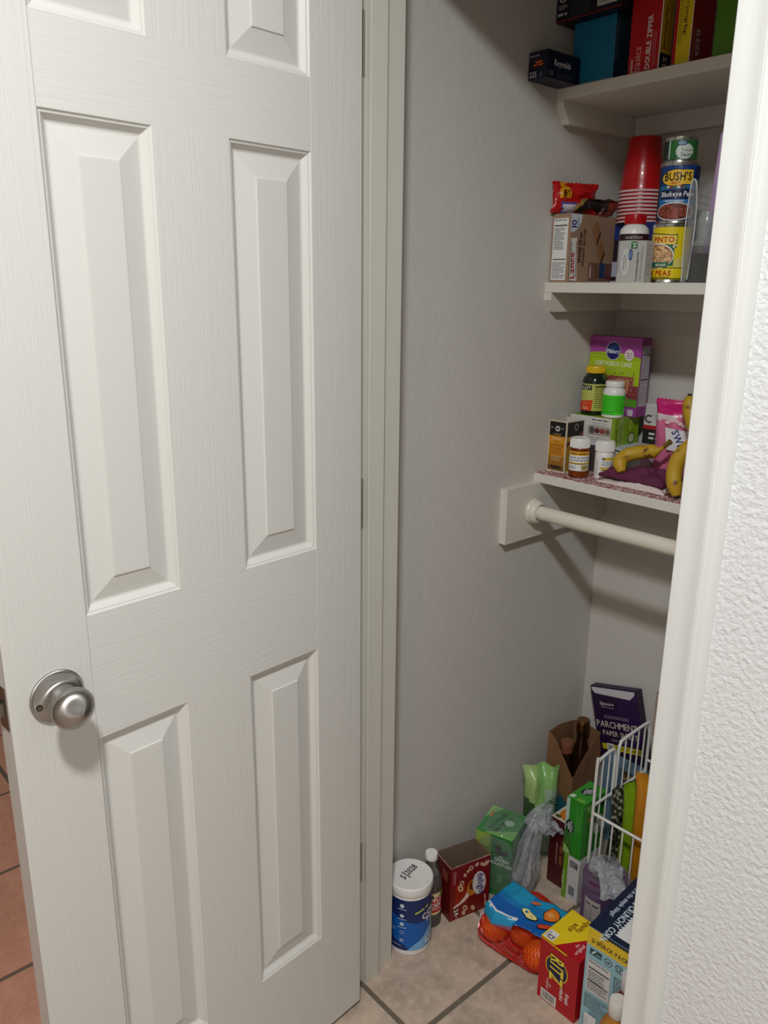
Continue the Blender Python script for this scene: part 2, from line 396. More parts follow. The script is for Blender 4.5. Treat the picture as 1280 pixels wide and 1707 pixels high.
# jambs, stops, casings
jl = struct(box('trim_1', -0.019, 0, 0, 0.117, 0, 2.049, JAMB_SHADED), 'left door jamb, hinge side, painted white', 'door frame')
box('door_stop', 0, 0.011, 0.0368, 0.0725, 0, 2.019, JAMB_SHADED, jl, 0.0015)
jr = struct(box('trim_2', 0.609, 0.628, 0, 0.117, 0, 2.049, JAMB_SHADED), 'right door jamb, latch side, painted white', 'door frame')
box('door_stop', 0.598, 0.609, 0.0368, 0.0725, 0, 2.019, JAMB_SHADED, jr, 0.0015)
jh = struct(box('trim_3', 0, 0.609, 0, 0.117, 2.030, 2.049, JAMB_SHADED), 'head jamb across the top of the doorway', 'door frame')
box('door_stop', 0.0, 0.609, 0.0368, 0.0725, 2.019, 2.030, JAMB_SHADED, jh)
sp = box('strike_plate', 0.6055, 0.609, -0.0035, 0.030, 0.885, 0.944, NICKEL, jr, 0.0008)
CAS = [(0, 0), (0, -.0070), (.0015, -.0088), (.006, -.0096), (.014, -.0092), (.022, -.0098), (.029, -.0122), (.0345, -.0148), (.0368, -.0154), (.0374, -.0150), (.0377, -.0122), (.0465, -.0124), (.0478, -.0118), (.0526, -.0040), (.0530, 0)]
struct(prism('trim_4', [(0.6105 + a, b) for a, b in CAS], 0, 2.10, TRIM, smooth=True), 'white moulded casing on the right of the doorway', 'door casing')
struct(prism('trim_5', [(-0.0035 - a, b) for a, b in CAS], 0, 2.10, TRIM, smooth=True), 'white moulded casing on the left of the doorway behind the door', 'door casing')
struct(prism('trim_6', [(b, 2.0465 + a) for a, b in CAS], -0.05, 0.66, TRIM, axis='x', smooth=True), 'white moulded casing over the top of the doorway', 'door casing')

# ------------------------------------------------------------------ the open six-panel door
FX, TH = 0.0409, 0.035
dr = thing('door_1', 'white six-panel interior door standing open with a round nickel knob', 'door', (0, 0, 0), 0.0859); dr['kind'] = 'structure'
yE, yA, yB_, yC, yD, y0 = -0.6111, -0.503, -0.3645, -0.2517, -0.1115, -0.0093
zz = [0.0108, 0.2362, 0.8314, 1.0085, 1.6029, 1.6977, 1.880, 2.014]
for a, b in ((yE, yA), (yD, y0)): box('stile', FX - TH, FX, a, b, zz[0], zz[7], DOORV, dr, 0.0010)
for a, b in ((0, 1), (2, 3), (4, 5), (6, 7)): box('rail', FX - TH, FX - 0.0001, yA, yD, zz[a], zz[b], DOORH, dr)
for a, b in ((1, 2), (3, 4), (5, 6)): box('mullion', FX - TH, FX - 0.00005, yB_, yC, zz[a], zz[b], DOORV, dr)
PROF = [(0, 0), (.0022, -.0022), (.0042, -.0026), (.0052, -.0036), (.0105, -.0088), (.0125, -.0096), (.0145, -.0096), (.0425, -.0030), (.0436, -.0014), (.0450, -.0012)]
def panel(y0_, y1_, z0_, z1_):
    vs = []; fs = []
    for side in (0, 1):
        b = len(vs)
        for s_, d_ in PROF:
            x_ = (FX + d_) if side == 0 else (FX - TH - d_)
            vs += [(x_, y0_ + s_, z0_ + s_), (x_, y1_ - s_, z0_ + s_), (x_, y1_ - s_, z1_ - s_), (x_, y0_ + s_, z1_ - s_)]
        for k in range(len(PROF) - 1):
            for q in range(4): r_ = (q + 1) % 4; fs.append((b + 4 * k + q, b + 4 * k + r_, b + 4 * k + 4 + r_, b + 4 * k + 4 + q))
        k = len(PROF) - 1; fs.append(tuple(b + 4 * k + q for q in range(4)))
    n = len(PROF) * 4
    for q in range(4): r_ = (q + 1) % 4; fs.append((q, r_, n + r_, n + q))
    raw('panel', vs, fs, DOORP, dr)
for a, b in ((1, 2), (3, 4), (5, 6)):
    panel(yA, yB_, zz[a], zz[b]); panel(yC, yD, zz[a], zz[b])
# knob set
KY, KZ = -0.5518, 0.915
def along_normal(o):
    o.rotation_euler = (0, PI / 2, 0); o.location = (FX, KY, KZ); return o
rose = along_normal(lathe('rose', [(0, 0), (.0345, 0), (.0352, .0014), (.0350, .0034), (.0336, .0046), (.0322, .0046), (.0316, .0054), (.0270, .0068), (.0225, .0080), (.0195, .0105), (.0170, .0150), (.0152, .0200), (.0142, .0250), (0, .0250)], NICKEL, dr, 64))
tag(rose, 'round satin nickel rose')
knob = along_normal(lathe('knob', [(0, .0248), (.0130, .0250), (.0135, .0275), (.0180, .0300), (.0222, .0335), (.0252, .0385), (.0268, .0440), (.0268, .0480), (.0250, .0525), (.0215, .0570), (.0165, .0612), (.0110, .0645), (.0055, .0672), (0, .0690)], NICKEL, dr, 64, angle=1.4))
tag(knob, 'satin nickel door knob')
sc1 = along_normal(lathe('screw', [(0, 0.0066), (.0030, .0070), (.0030, .0084), (.0018, .0086), (0, .0080)], STEEL, rose, 16, cx=0.005, cy=-0.0255)); sc1.rotation_euler = (0, 0, 0); sc1.location = (0, 0, 0)
lathe('screw_recess', [(0, .0066), (.0042, .0066), (.0042, .00815), (0, .00815)], DARK, rose, 16, cx=0.005, cy=-0.0255)
# knob on the hidden face, latch plate in the edge
kb = lathe('knob', [(.0125, 0), (.034, .001), (.0135, .02), (.0125, .0285), (.0215, .0350), (.0265, .0455), (.0240, .0560), (.0140, .0640), (0, .0672)], NICKEL, dr, 32); kb.rotation_euler = (0, -PI / 2, 0); kb.location = (FX - TH, KY, KZ)
lp = box('latch_plate', FX - TH / 2 - .0125, FX - TH / 2 + .0125, yE - .0012, yE + .002, KZ - .029, KZ + .029, STEEL, dr, 0.0008)
raw('latch_bolt', [(FX - TH / 2 - .007, yE, KZ - .009), (FX - TH / 2 + .007, yE, KZ - .009), (FX - TH / 2 + .007, yE, KZ + .009), (FX - TH / 2 - .007, yE, KZ + .009), (FX - TH / 2 + .002, yE - .010, KZ - .008), (FX - TH / 2 + .007, yE - .010, KZ - .008), (FX - TH / 2 + .007, yE - .010, KZ + .008), (FX - TH / 2 + .002, yE - .010, KZ + .008)], [(0, 1, 2, 3), (4, 5, 6, 7), (0, 1, 5, 4), (1, 2, 6, 5), (2, 3, 7, 6), (3, 0, 4, 7)], STEEL, dr)
# hinges: one leaf on the jamb, one on the door edge, knuckle between
HM = mat('painted_hinge', (158, 152, 140), 0.45, var=0.1, vscale=80)
for hz in (1.774, 1.05, 0.30):
    h_ = box('hinge', FX - TH + .001, FX - .004, y0, y0 + .0022, hz - .045, hz + .045, HM, dr, 0.0006)
    lathe('knuckle', [(0, hz - .046), (.0055, hz - .046), (.0055, hz + .046), (0, hz + .046)], HM, h_, 14, cx=0.0045, cy=-0.0045)
    lf = box('hinge_leaf', 0, 0.0016, 0.0005, 0.033, hz - .045, hz + .045, HM, jl)
    for q in (-.03, 0, .03): 
        s_ = lathe('screw', [(0, 0), (.0035, 0), (.0033, .0008), (0, .0009)], STEEL, lf, 12); s_.rotation_euler = (0, PI / 2, 0); s_.location = (.0016, .020, hz + q)

# ------------------------------------------------------------------ ceiling lamps
def ceiling_lamp(x_, y_, watts, label, radius, col):
    t = thing('ceiling_light', label, 'lamp', (x_, y_, 0), 0, 'ceiling lamps of the room')
    lathe('canopy', [(0, H), (.15, H), (.15, H - .03), (.11, H - .10), (.105, H - .108), (.10, H - .105), (.10, H - .095), (0, H - .095)], TRIM, t, 40)
    L = bpy.data.lights.new('bulb_light', 'AREA'); L.shape = 'DISK'; L.size = 2 * radius; L.energy = watts; L.color = col
    lo = bpy.data.objects.new('bulb_light', L); COL.objects.link(lo); lo.parent = t; lo.location = (0, 0, H - .112)
ceiling_lamp(1.02, -0.93, LAMP_W, 'round ceiling lamp nearest the pantry doorway, above the camera', 0.095, LAMP_COL)
ceiling_lamp(1.45, -2.45, LAMP2_W, 'round ceiling lamp farther back in the room', 0.10, LAMP2_COL)

# ------------------------------------------------------------------ shelves and rod
def shelf(name, label, yf, z0, z1, cleat, backz=None, cat='shelf'):
    t = thing(name, label, cat, (XL, yf, z1), 0, 'painted pantry shelves')
    def loc(o): o.location = (-XL, -yf, -z1); return o
    loc(box('board', XL, XR, yf, YB, z0, z1, SHELFP, t, 0.0012))
    if cleat: loc(prism('cleat', cleat, XL, XL + .019, SHELFP, t, axis='x'))
    if backz: loc(box('cleat', XL + .019, XR, YB - .019, YB, backz, z0, SHELFP, t, 0.0008))
    return t, loc
shelf('pantry_shelf', 'top white shelf holding foil and storage bag boxes', 0.6178, 1.7905, 1.8124, [(0.617, 1.7905), (0.622, 1.776), (0.643, 1.7477), (YB, 1.7477), (YB, 1.7905)], 1.7502)
shelf('pantry_shelf', 'middle white shelf holding red cups and canned beans', 0.6178, 1.4105, 1.4319, [(0.6185, 1.4105), (0.6185, 1.395), (0.640, 1.3696), (YB, 1.3696), (YB, 1.4105)], 1.3720)
t, loc = shelf('pantry_shelf', 'lowest white shelf with a red patterned liner, above the hanging rod', 0.6209, 0.9858, 1.0067, None)
lm = bpy.data.materials.new('patterned_liner'); lm.use_nodes = True; nt = lm.node_tree; bs = nt.nodes['Principled BSDF']; bs.inputs['Roughness'].default_value = 0.5
tc = nd(nt, 'ShaderNodeTexCoord'); v1 = nd(nt, 'ShaderNodeTexNoise'); v1.inputs['Scale'].default_value = 95; v1.inputs['Detail'].default_value = 1.5; v1.inputs['Distortion'].default_value = 2.5
nt.links.new(tc.outputs['Object'], v1.inputs['Vector']); rp = nd(nt, 'ShaderNodeValToRGB'); rp.color_ramp.interpolation = 'CONSTANT'
rp.color_ramp.elements[0].color = rgb((132, 34, 46)); rp.color_ramp.elements[1].position = 0.51; rp.color_ramp.elements[1].color = rgb((226, 206, 200))
nt.links.new(v1.outputs['Fac'], rp.inputs[0]); nt.links.new(rp.outputs[0], bs.inputs['Base Color'])
tag(loc(box('shelf_liner', XL + .001, XR - .001, 0.6222, YB - .001, 1.0067, 1.0073, lm, t)), 'maroon and white patterned shelf liner')
rt = thing('closet_rod', 'white painted round hanging rod under the lowest shelf', 'rod', (XL + .019, 0.602, 0.921))
rl = mat('rod_paint', (220, 214, 198), 0.35, var=0.05, vscale=25, bump=0.1, bscale=80)
o = prism('cleat', [(0.5074, 0.8572), (YB, 0.8572), (YB, 0.9856), (0.5074, 0.9856)], XL, XL + .019, SHELFP, rt, axis='x'); o.location = (-(XL + .019), -0.602, -0.921); tag(o, 'white board screwed to the wall behind the rod')
o = lathe('rod', [(0, .004), (.0165, .004), (.0165, XR - XL - .022), (0, XR - XL - .022)], rl, rt, 36); o.rotation_euler = (0, PI / 2, 0)
o = lathe('socket', [(.0166, 0), (.0290, 0), (.0300, .003), (.0285, .006), (.0270, .008), (.0275, .011), (.0262, .017), (.0235, .021), (.0200, .023), (.0185, .022), (.0172, .014), (.0166, .004)], rl, rt, 40, cap=False); o.rotation_euler = (0, PI / 2, 0)

# ================================================================== THINGS ON THE SHELVES
def fa(x_, y_): return math.atan2(-0.84 - y_, 1.045 - x_)      # compass bearing from a round thing to the doorway viewer
WHITE = (236, 234, 230); BLACK = (24, 22, 22); NAVY = (18, 22, 62)
WPLA = mat('white_plastic', (232, 230, 226), 0.32, var=0.01)
ZT, ZM, ZB = 1.8124, 1.4319, 1.0073

def bottle(name, label, cat, x_, y_, z_, body, body_mat, cap, cap_mat, ribs=0, group=None, rz=0.0, neck=None, neck_mat=None):
    t = thing(name, label, cat, (x_, y_, z_), rz, group)
    lathe('body', body, body_mat, t, 44)
    c = lathe('cap', cap, cap_mat, t, 48)
    if ribs:
        r = max(p[0] for p in cap); z0 = min(p[1] for p in cap) + .001; z1 = max(p[1] for p in cap) - .003; bm = bmesh.new()
        for i in range(ribs):
            a = 2 * PI * i / ribs; cx, cy = r * math.cos(a), r * math.sin(a); add_tube(bm, [(cx, cy, z0), (cx, cy, z1)], .0006, 5)
        obj('cap_ribs', bm, cap_mat, c, True)
    return t

# ---------------- top shelf
c = Carton('foil_box', 'dark blue foil sheet box overhanging the left end of the top shelf', 'box', -0.0835, 0.523, ZT, 0.0455, 0.30, 0.049, (16, 17, 44))
p = Print(); p.text('Reynolds', 3, 40, 4, (200, 205, 215), bold=0, sx=1.1); p.rect(3, 33, 30, 5, (44, 20, 44)); p.lines(17, 28, 16, 1, 4, (226, 96, 40), 3.5, 2); p.lines(12, 23, 24, 1, 4, (226, 96, 40), 3.2, 3); p.text('225', 4, 4, 10, (228, 228, 230), bold=0, sx=.85); p.text('i', 31, 4, 8, (200, 200, 210), bold=0); c.front(p)
p = Print(); p.text('Reynolds', 22, 24, 11, (226, 226, 228), bold=1, sx=.85); p.text('225', 6, 6, 7, (170, 172, 190), bold=0); p.lines(30, 10, 50, 3, 3, (120, 120, 140), .7, 5); c.side(p)
c = Carton('pantry_box', 'plain teal blue box standing beside the foil box', 'box', -0.058, 0.628, ZT, 0.098, 0.048, 0.114, (22, 112, 150))
p = Print(); p.rect(0, 0, 48, 114, (22, 48, 78)); p.lines(8, 106, 70, 4, 4.5, (130, 170, 190), 1.0, 9, -90); c.side(p)
p = Print(); p.rect(2, 1, 94, 4, (96, 150, 170)); c.front(p)
c = Carton('pantry_box', 'dark box lying across the teal blue box', 'box', -0.0835, 0.600, ZT + .1146, 0.150, 0.075, 0.058, (18, 17, 30))
p = Print(); p.rect(0, 0, 150, 3, (120, 26, 24)); p.ell(15, 40, 8, 6, (200, 200, 205)); p.ell(15, 40, 5, 3.4, (18, 17, 30)); p.lines(6, 28, 20, 3, 3, (200, 200, 205), 1.2, 2); p.lines(4, 11, 22, 1, 4, (205, 205, 210), 4.5, 3)
p.rect(36, 36, 24, 20, (196, 160, 120)); p.lines(36, 28, 46, 6, 4.2, (88, 90, 110), 1.0, 3); p.rect(96, 10, 44, 44, (210, 210, 205)); p.rect(100, 14, 36, 36, (168, 172, 172)); c.front(p)
RED = (188, 14, 24); YEL = (232, 202, 22)
c = Carton('storage_bag_box', 'red double zipper storage bag box with a yellow side', 'box', 0.070, 0.632, ZT, 0.066, 0.036, 0.205, RED)
p = Print(); p.text('amazon', 10, 4, 6, (235, 225, 220), 90, sx=.8); p.text('basics', 26, 4, 15, (236, 170, 170), 90, bold=0, sx=.9); p.text('DOUBLE ZIPPER', 46, 6, 10, (236, 225, 220), 90, sx=.86); p.lines(52, 8, 60, 2, 4, (220, 150, 150), 1, 4, 90); p.rect(63.5, 0, 2.5, 205, (230, 222, 214)); c.front(p)
p = Print(); p.rect(0, 0, 36, 205, YEL); p.rect(0, 0, 36, 30, NAVY); p.text('95', 26, 4, 15, WHITE, 90); p.text('Quart Storage Bags', 14, 36, 7, BLACK, 90, sx=.8); p.lines(24, 36, 80, 2, 4, (90, 80, 30), 1, 4, 90); c.side(p)
c = Carton('storage_bag_box', 'red slider storage bag box with a yellow front edge', 'box', 0.156, 0.640, ZT, 0.036, 0.075, 0.205, RED)
p = Print(); p.rect(7, 0, 29, 205, YEL); p.rect(7, 128, 29, 30, NAVY); p.text('95', 30, 130, 14, WHITE, 90, align='L'); p.text('Quart Storage Bags', 20, 122, 6.5, BLACK, -90, sx=.85); p.lines(14, 122, 85, 2, 4, (90, 80, 30), 1, 4, -90); p.rect(34.5, 0, 1.5, 205, (230, 222, 214)); c.front(p)
p = Print(); p.rect(0, 0, 75, 205, (182, 14, 24)); p.text('amazon', 26, 178, 6, (235, 225, 220), -90, sx=.8); p.text('basics', 8, 158, 15, (236, 170, 170), -90, bold=0, sx=.9); p.text('SLIDER', 16, 62, 13, (236, 225, 220), -90, sx=.8); p.lines(8, 60, 52, 2, 4, (226, 180, 180), 1.2, 4, -90); c.side(p)
c = Carton('pantry_box', 'green box at the right end of the top shelf', 'box', 0.240, 0.632, ZT, 0.10, 0.06, 0.19, (70, 120, 20))
p = Print(); p.rect(0, 0, 100, 190, (78, 128, 22)); p.lines(62, 150, 30, 6, 8, (170, 200, 90), 2, 5); c.front(p)

# ---------------- middle shelf
TAN = (158, 128, 104)
c = Carton('cracker_box', 'tan peanut butter cracker box at the left end of the middle shelf', 'box', -0.0835, 0.630, ZM, 0.048, 0.178, 0.1400, TAN)
p = Print(); p.nutrition(4, 5, 38, 126, 4); c.front(p)
p = Print(); p.poly([(1, 139), (1, 102)] + [(1 + 38 * math.sin(t), 139 - 37 * math.cos(t)) for t in [i * PI / 2 / 8 for i in range(9)]], (206, 214, 220))
p.text('10', 20, 112, 17, (26, 46, 118), 90, sx=.9); p.text('PACKS', 27, 112, 5.5, (60, 84, 140), 90, sx=.8)
p.poly([(7, 4), (33, 4), (24, 92), (3, 90)], (228, 224, 216)); p.poly([(8.5, 18), (11, 18), (7.5, 84), (5.5, 84)], (30, 38, 80)); p.poly([(28, 10), (30, 10), (23, 84), (21.5, 84)], (30, 38, 80)); p.text('Lance', 23, 9, 15, (178, 28, 34), 96, sx=1.02)
p.text('Whole Grain', 42, 40, 10, (58, 34, 22), 90, sx=.8); p.text('PEANUT BUTTER', 54, 36, 7, (74, 46, 30), 90, sx=.95); p.text('MADE WITH', 34, 60, 3.5, (74, 46, 30), 90)
for (a, b, k) in ((92, 106, 1.0), (112, 66, .95)):
    q = [(a - 16 * k, b + 4 * k), (a - 2 * k, b + 26 * k), (a + 13 * k, b + 2 * k), (a + 1 * k, b - 24 * k)]; p.poly([(x_ + 5, y_ - 5) for x_, y_ in q], (88, 52, 30)); p.poly(q, (178, 128, 84))
    for i in range(5): f = (i + .7) / 5.4; p.poly([(q[0][0] + (q[1][0] - q[0][0]) * f, q[0][1] + (q[1][1] - q[0][1]) * f), (q[3][0] + (q[2][0] - q[3][0]) * f, q[3][1] + (q[2][1] - q[3][1]) * f), (q[3][0] + (q[2][0] - q[3][0]) * f + 1.2, q[3][1] + (q[2][1] - q[3][1]) * f + 1.2), (q[0][0] + (q[1][0] - q[0][0]) * f + 1.2, q[0][1] + (q[1][1] - q[0][1]) * f + 1.2)], (110, 66, 38)); p.n -= 1
    p.n += 2
p.rect(72, 6, 96, 36, (122, 88, 70)); p.rect(112, 10, 22, 32, (30, 52, 96)); p.rect(136, 8, 30, 32, (92, 44, 34)); p.lines(80, 10, 28, 1, 4, (216, 200, 186), 4, 2, 90); p.lines(98, 10, 28, 3, 4, (60, 38, 26), 1.2, 2, 90); c.side(p)
# candy bag lying on the cracker box against the wall
t = thing('candy_bag', 'crumpled red candy bag with a yellow corner patch, on the cracker box', 'bag', (-0.0585, 0.668, ZM + .1412), math.radians(70))
o = pillow('bag', 0.118, 0.062, 0.022, ink_gloss((176, 18, 18)), t, seed=3, crumple=0.005, seal=.10)
paint_regions(o, [((216, 150, 24), lambda x, z, y: -.040 < x < -.016 and z > .030 and y < 0), ((90, 70, 130), lambda x, z, y: -.036 < x < 0 and z < .024 and y < 0), ((200, 196, 206), lambda x, z, y: -.032 < x < -.004 and .004 < z < .018 and y < 0)])
p = Print(); p.lines(0, 13, 16, 3, 5, (70, 30, 10), 3, 4); p.on('patch_lettering', t, (-0.038, -0.0150, 0.030), (1, .05, 0), (0, 0, 1))
t = thing('snack_pouch', 'dark foil snack pouch with a red patch lying over the cracker box', 'bag', (-0.0490, 0.728, ZM + .1405), math.radians(86)); 
o = pillow('pouch', 0.150, 0.044, 0.024, ink_gloss((26, 26, 24)), t, seed=11, crumple=0.010, seal=.12); o.rotation_euler = (math.radians(50), 0, 0); o.location = (0, .010, .004)
paint_regions(o, [((120, 46, 26), lambda x, z, y: x > .022), ((96, 92, 92), lambda x, z, y: x > .064), ((170, 140, 80), lambda x, z, y: x < -.064), ((150, 30, 36), lambda x, z, y: .000 < x < .014 and z < .025)])
p = Print(); p.lines(0, 0, 16, 2, 5, (180, 180, 170), 2.5, 4, 80); p.on('pouch_lettering', o, (-0.006, -0.020, 0.020), (1, 0, 0), (0, 0.2, 1))
# cookie box under the cups
c = Carton('cookie_box', 'purple and blue cookie box behind the white bottle, under the red cups', 'box', -0.033, 0.790, ZM, 0.100, 0.085, 0.126, (36, 18, 30))
p = Print(); p.rect(0, 92, 100, 34, (24, 44, 116)); p.ell(38, 78, 9, 10, (214, 186, 30)); p.text('C', 42, 52, 17, WHITE, sx=.9); p.rect(0, 14, 100, 32, (168, 172, 188))
for i in range(4): p.poly([(20 + i * 14, 16 + i), (34 + i * 14, 40), (30 + i * 14, 44), (15 + i * 14, 21 + i)], (168, 104, 56))
p.rect(0, 0, 100, 5, (180, 160, 176)); c.front(p)
# stack of red cups, upside down
CUPX, CUPY, CUPZ = 0.006, 0.818, ZM + .1272
rm = mat('red_plastic', (178, 12, 20), 0.30, coat=0.2); wm = mat('cup_lip', (226, 196, 196), 0.35)
for i in range(9):
    z0 = CUPZ + i * 0.0078; last = (i == 8)
    t = thing('plastic_cup', ('topmost red plastic cup of the upturned stack, its whole base showing' if last else ['lowest', 'second', 'third', 'fourth', 'fifth', 'sixth', 'seventh', 'eighth'][i] + ' upturned red plastic cup from the bottom of the stack'), 'cup', (CUPX, CUPY, z0), 0, 'stacked red cups')
    # lip at the bottom, body tapering up
    sh = [(0.0455, .0045), (0.0440, .020), (0.0425, .0245), (0.0415, .045), (0.0385, .070), (0.0365, .075), (0.0345, .108), (0.0325, .112)]
    lathe('body', sh + [(0.0300, .112), (0.0, .1105)], rm, t, 56, cap=False)
    lathe('rim', [(.0455, 0), (.0482, 0), (.0490, .0014), (.0484, .0030), (.0462, .0036), (.0455, .0045)], wm, t, 56, cap=False)
# white supplement bottle with a red cap
t = bottle('supplement_bottle', 'white bottle with a red cap and dark label band, behind the grey spoon box', 'bottle', 0.066, 0.712, ZM,
    [(0, 0), (.0285, 0), (.0300, .002), (.0300, .098), (.0285, .107), (.0225, .114), (.0190, .116), (.0190, .119), (0, .119)], WPLA, [(0, .117), (.0208, .117), (.0212, .119), (.0212, .134), (.0200, .1365), (0, .1365)], mat('red_cap', (176, 16, 26), 0.3), 60)
p = Print(); p.rect(-40, 20, 80, 74, (200, 198, 194)); p.rect(-40, 84, 80, 13, (52, 26, 34)); p.text('nutrition', 0, 87.5, 6, (206, 190, 190), align='C', bold=0, sx=1.2); p.lines(-30, 78, 60, 6, 5, (110, 110, 110), 1, 3); p.cyl('label_print', t, .0300, 0, fa(t.location.x, t.location.y))
# grey spoon box
c = Carton('spoon_box', 'grey box of plastic spoons with a green number tab, beside the bean cans', 'box', 0.0755, 0.648, ZM, 0.0605, 0.028, 0.080, (186, 184, 180))
p = Print(); p.ell(16, 40, 11.5, 30, (120, 124, 120)); p.ell(16, 40, 10.8, 29.2, (204, 204, 202)); p.ell(27, 54, 4.5, 11, (52, 66, 130)); p.ell(27, 54, 2.6, 7.5, (120, 140, 190)); p.lines(12, 54, 30, 1, 4, (80, 90, 80), 1.6, 3, -90); p.lines(17, 52, 26, 1, 4, (80, 90, 80), 1.0, 4, -90)
p.rect(27, 66, 14, 13, (30, 112, 50)); p.text('24', 31, 77.5, 8, WHITE, -90, sx=.8); p.text('ConvenienceSpoons', 46, 3, 5.4, (60, 58, 58), 90, bold=0, sx=.92); p.lines(52, 4, 66, 2, 3, (110, 108, 108), .8, 3, 90); c.front(p)
p = Print(); p.lines(4, 70, 20, 10, 6, (130, 128, 126), 1, 7); c.side(p)
# cans
TIN = mat('tinplate', (196, 196, 192), 0.25, 1.0)
def can(label, x_, y_, z_, R, h, col, rz=0.0):
    t = thing('food_can', label, 'can', (x_, y_, z_), rz, 'cans stacked on the middle shelf')
    lathe('tin', [(0, .003), (R - .003, .003), (R - .0015, 0), (R, .0006), (R, .004), (R - .0012, .006), (R - .0012, h - .006), (R, h - .004), (R, h - .0006), (R - .0015, h), (R - .003, h - .003), (0, h - .003)], TIN, t, 56)
    lathe('paper_label', [(R - .0012, .0065), (R - .0008, .0065), (R - .0008, h - .0065), (R - .0012, h - .0065)], mat('label_%02x%02x%02x' % tuple(col), col, .38), t, 56, cap=False)
    return t
CX, CY = 0.1465, 0.722
def bean_pile(p, cx, cy, rx, ry, col, dark, n, seed, rb):
    rd = random.Random(seed)
    p.ell(cx, cy, rx, ry, dark)
    pts = []
    for i in range(n):
        for _ in range(20):
            a = rd.uniform(0, 2 * PI); q = math.sqrt(rd.random()); x_, y_ = cx + (rx - rb) * q * math.cos(a), cy + (ry - rb) * q * math.sin(a)
            if all((x_ - u) ** 2 + (y_ - v) ** 2 > (1.25 * rb) ** 2 for u, v in pts): break
        pts.append((x_, y_)); k = rd.uniform(.8, 1.15); a = rd.uniform(0, PI)
        p.ell(x_, y_, rb * 1.25, rb * .85, tuple(int(v * k) for v in col), 10, rot=a); p.n -= 1
        p.ell(x_ - rb * .2, y_ + rb * .25, rb * .35, rb * .2, tuple(min(255, int(v * k * 1.5)) for v in col), 6, rot=a, ); p.n -= 1
    p.n += 2
t = can('yellow can of peas standing on the shelf, lowest of three stacked cans', CX, CY, ZM, 0.0382, 0.1130, (232, 208, 24))
p = Print(); p.rect(-52, 8, 104, 24, (232, 208, 24)); p.rect(-52, 28.5, 104, 1.6, (30, 70, 40)); p.poly([(-52, 33), (14, 33), (14, 78), (-52, 78)], (16, 108, 84)); p.rect(14, 33, 40, 68, (232, 208, 24)); p.poly([(14, 30), (52, 30), (52, 60), (14, 44)], (226, 208, 110))
p.poly([(-52, 76), (10, 72), (18, 74), (18, 94), (10, 92), (-52, 98)], (30, 30, 24)); p.poly([(-52, 77.5), (10, 73.5), (16.5, 75.5), (16.5, 92), (10, 90.5), (-52, 96)], (240, 214, 90)); p.text('PINTO', 12, 78, 10.5, (196, 40, 22), sx=.95, align='R'); p.ell(-22, 52, 36, 25, (240, 232, 214)); bean_pile(p, -22, 51, 34, 23, (216, 168, 120), (150, 100, 66), 60, 5, 4.2)
p.ell(14, 70, 4, 4, (240, 232, 214)); p.ell(15, 69, 2.4, 2.4, (110, 130, 60)); p.poly([(-52, 30.5), (2, 30.5), (6, 36), (2, 40), (-52, 40)], (16, 108, 84)); p.text('BEANS', 0, 32.5, 4.6, (236, 226, 200), align='R'); p.text('X PEAS', 11, 15, 9, (188, 34, 20), align='R'); p.lines(-30, 11, 38, 1, 3, (120, 80, 20), 1.2, 4); p.rect(-52, 8, 104, 1.5, (30, 70, 40)); p.cyl('label_print', t, .0374, 0, fa(CX, CY) - .18)
t = can('blue can of black-eyed peas, middle of three stacked cans', CX + .004, CY, ZM + .1130, 0.0382, 0.1130, (22, 62, 128))
p = Print(); p.rect(-58, 7, 116, 99, (20, 56, 120)); p.rect(-58, 34, 116, 36, (36, 112, 178)); p.rect(36, 7, 22, 99, (18, 34, 84)); p.rect(-58, 7, 20, 90, (26, 44, 34))
p.ell(-2, 84, 31, 16, (30, 26, 20)); p.ell(-2, 84, 29.5, 14.6, (236, 190, 50)); p.poly([(10, 72), (30, 72), (30, 98), (10, 98)], (236, 190, 50)); p.text("BUSH'S", 1, 79, 15, (28, 22, 20), align='C', sx=.78); p.text('BEST', -2, 72, 5, (176, 44, 26), align='C')
for i in range(7): p.ell(-22 + i * 6.5, 66.5 + (i % 2), 3.2, 2.2, ((60, 110, 50), (226, 226, 210), (150, 40, 40))[i % 3], 10)
p.poly([(-32, 46), (34, 44), (38, 56), (32, 64), (-32, 62)], (18, 28, 66)); p.text('Blackeye Peas', 2, 50, 9, (232, 232, 236), align='C', bold=1, shear=.18, sx=.78); p.poly([(-24, 39), (20, 38), (24, 44), (-24, 45)], (60, 130, 190)); p.text('WITH SNAPS', -2, 39.6, 3.6, WHITE, align='C', sx=1.1)
p.ell(0, 22, 37, 17, (230, 230, 226)); bean_pile(p, 0, 22, 35, 15, (132, 62, 48), (70, 28, 24), 74, 8, 3.0); p.cyl('label_print', t, .0374, 0, fa(CX, CY) - .12)
t = can('small green can of sauce, topmost of three stacked cans', CX - .002, CY + .004, ZM + .2260, 0.0320, 0.0470, (42, 104, 46))
p = Print(); p.rect(-45, 7, 90, 33, (42, 104, 46)); p.rect(-45, 7, 22, 33, (28, 52, 40)); p.rect(-24, 7, 3, 33, (196, 206, 196)); p.ell(8, 20, 17, 14, (204, 212, 206)); p.ell(2, 35, 10, 5, (38, 60, 96)); p.ell(2, 35, 8, 3.6, (120, 150, 170)); p.text('Tomato', 12, 20, 5, (60, 60, 60), align='C', bold=0); p.text('Sauce', 12, 11, 7.5, (50, 50, 50), align='C', bold=0); p.cyl('label_print', t, .0312, 0, fa(CX, CY))
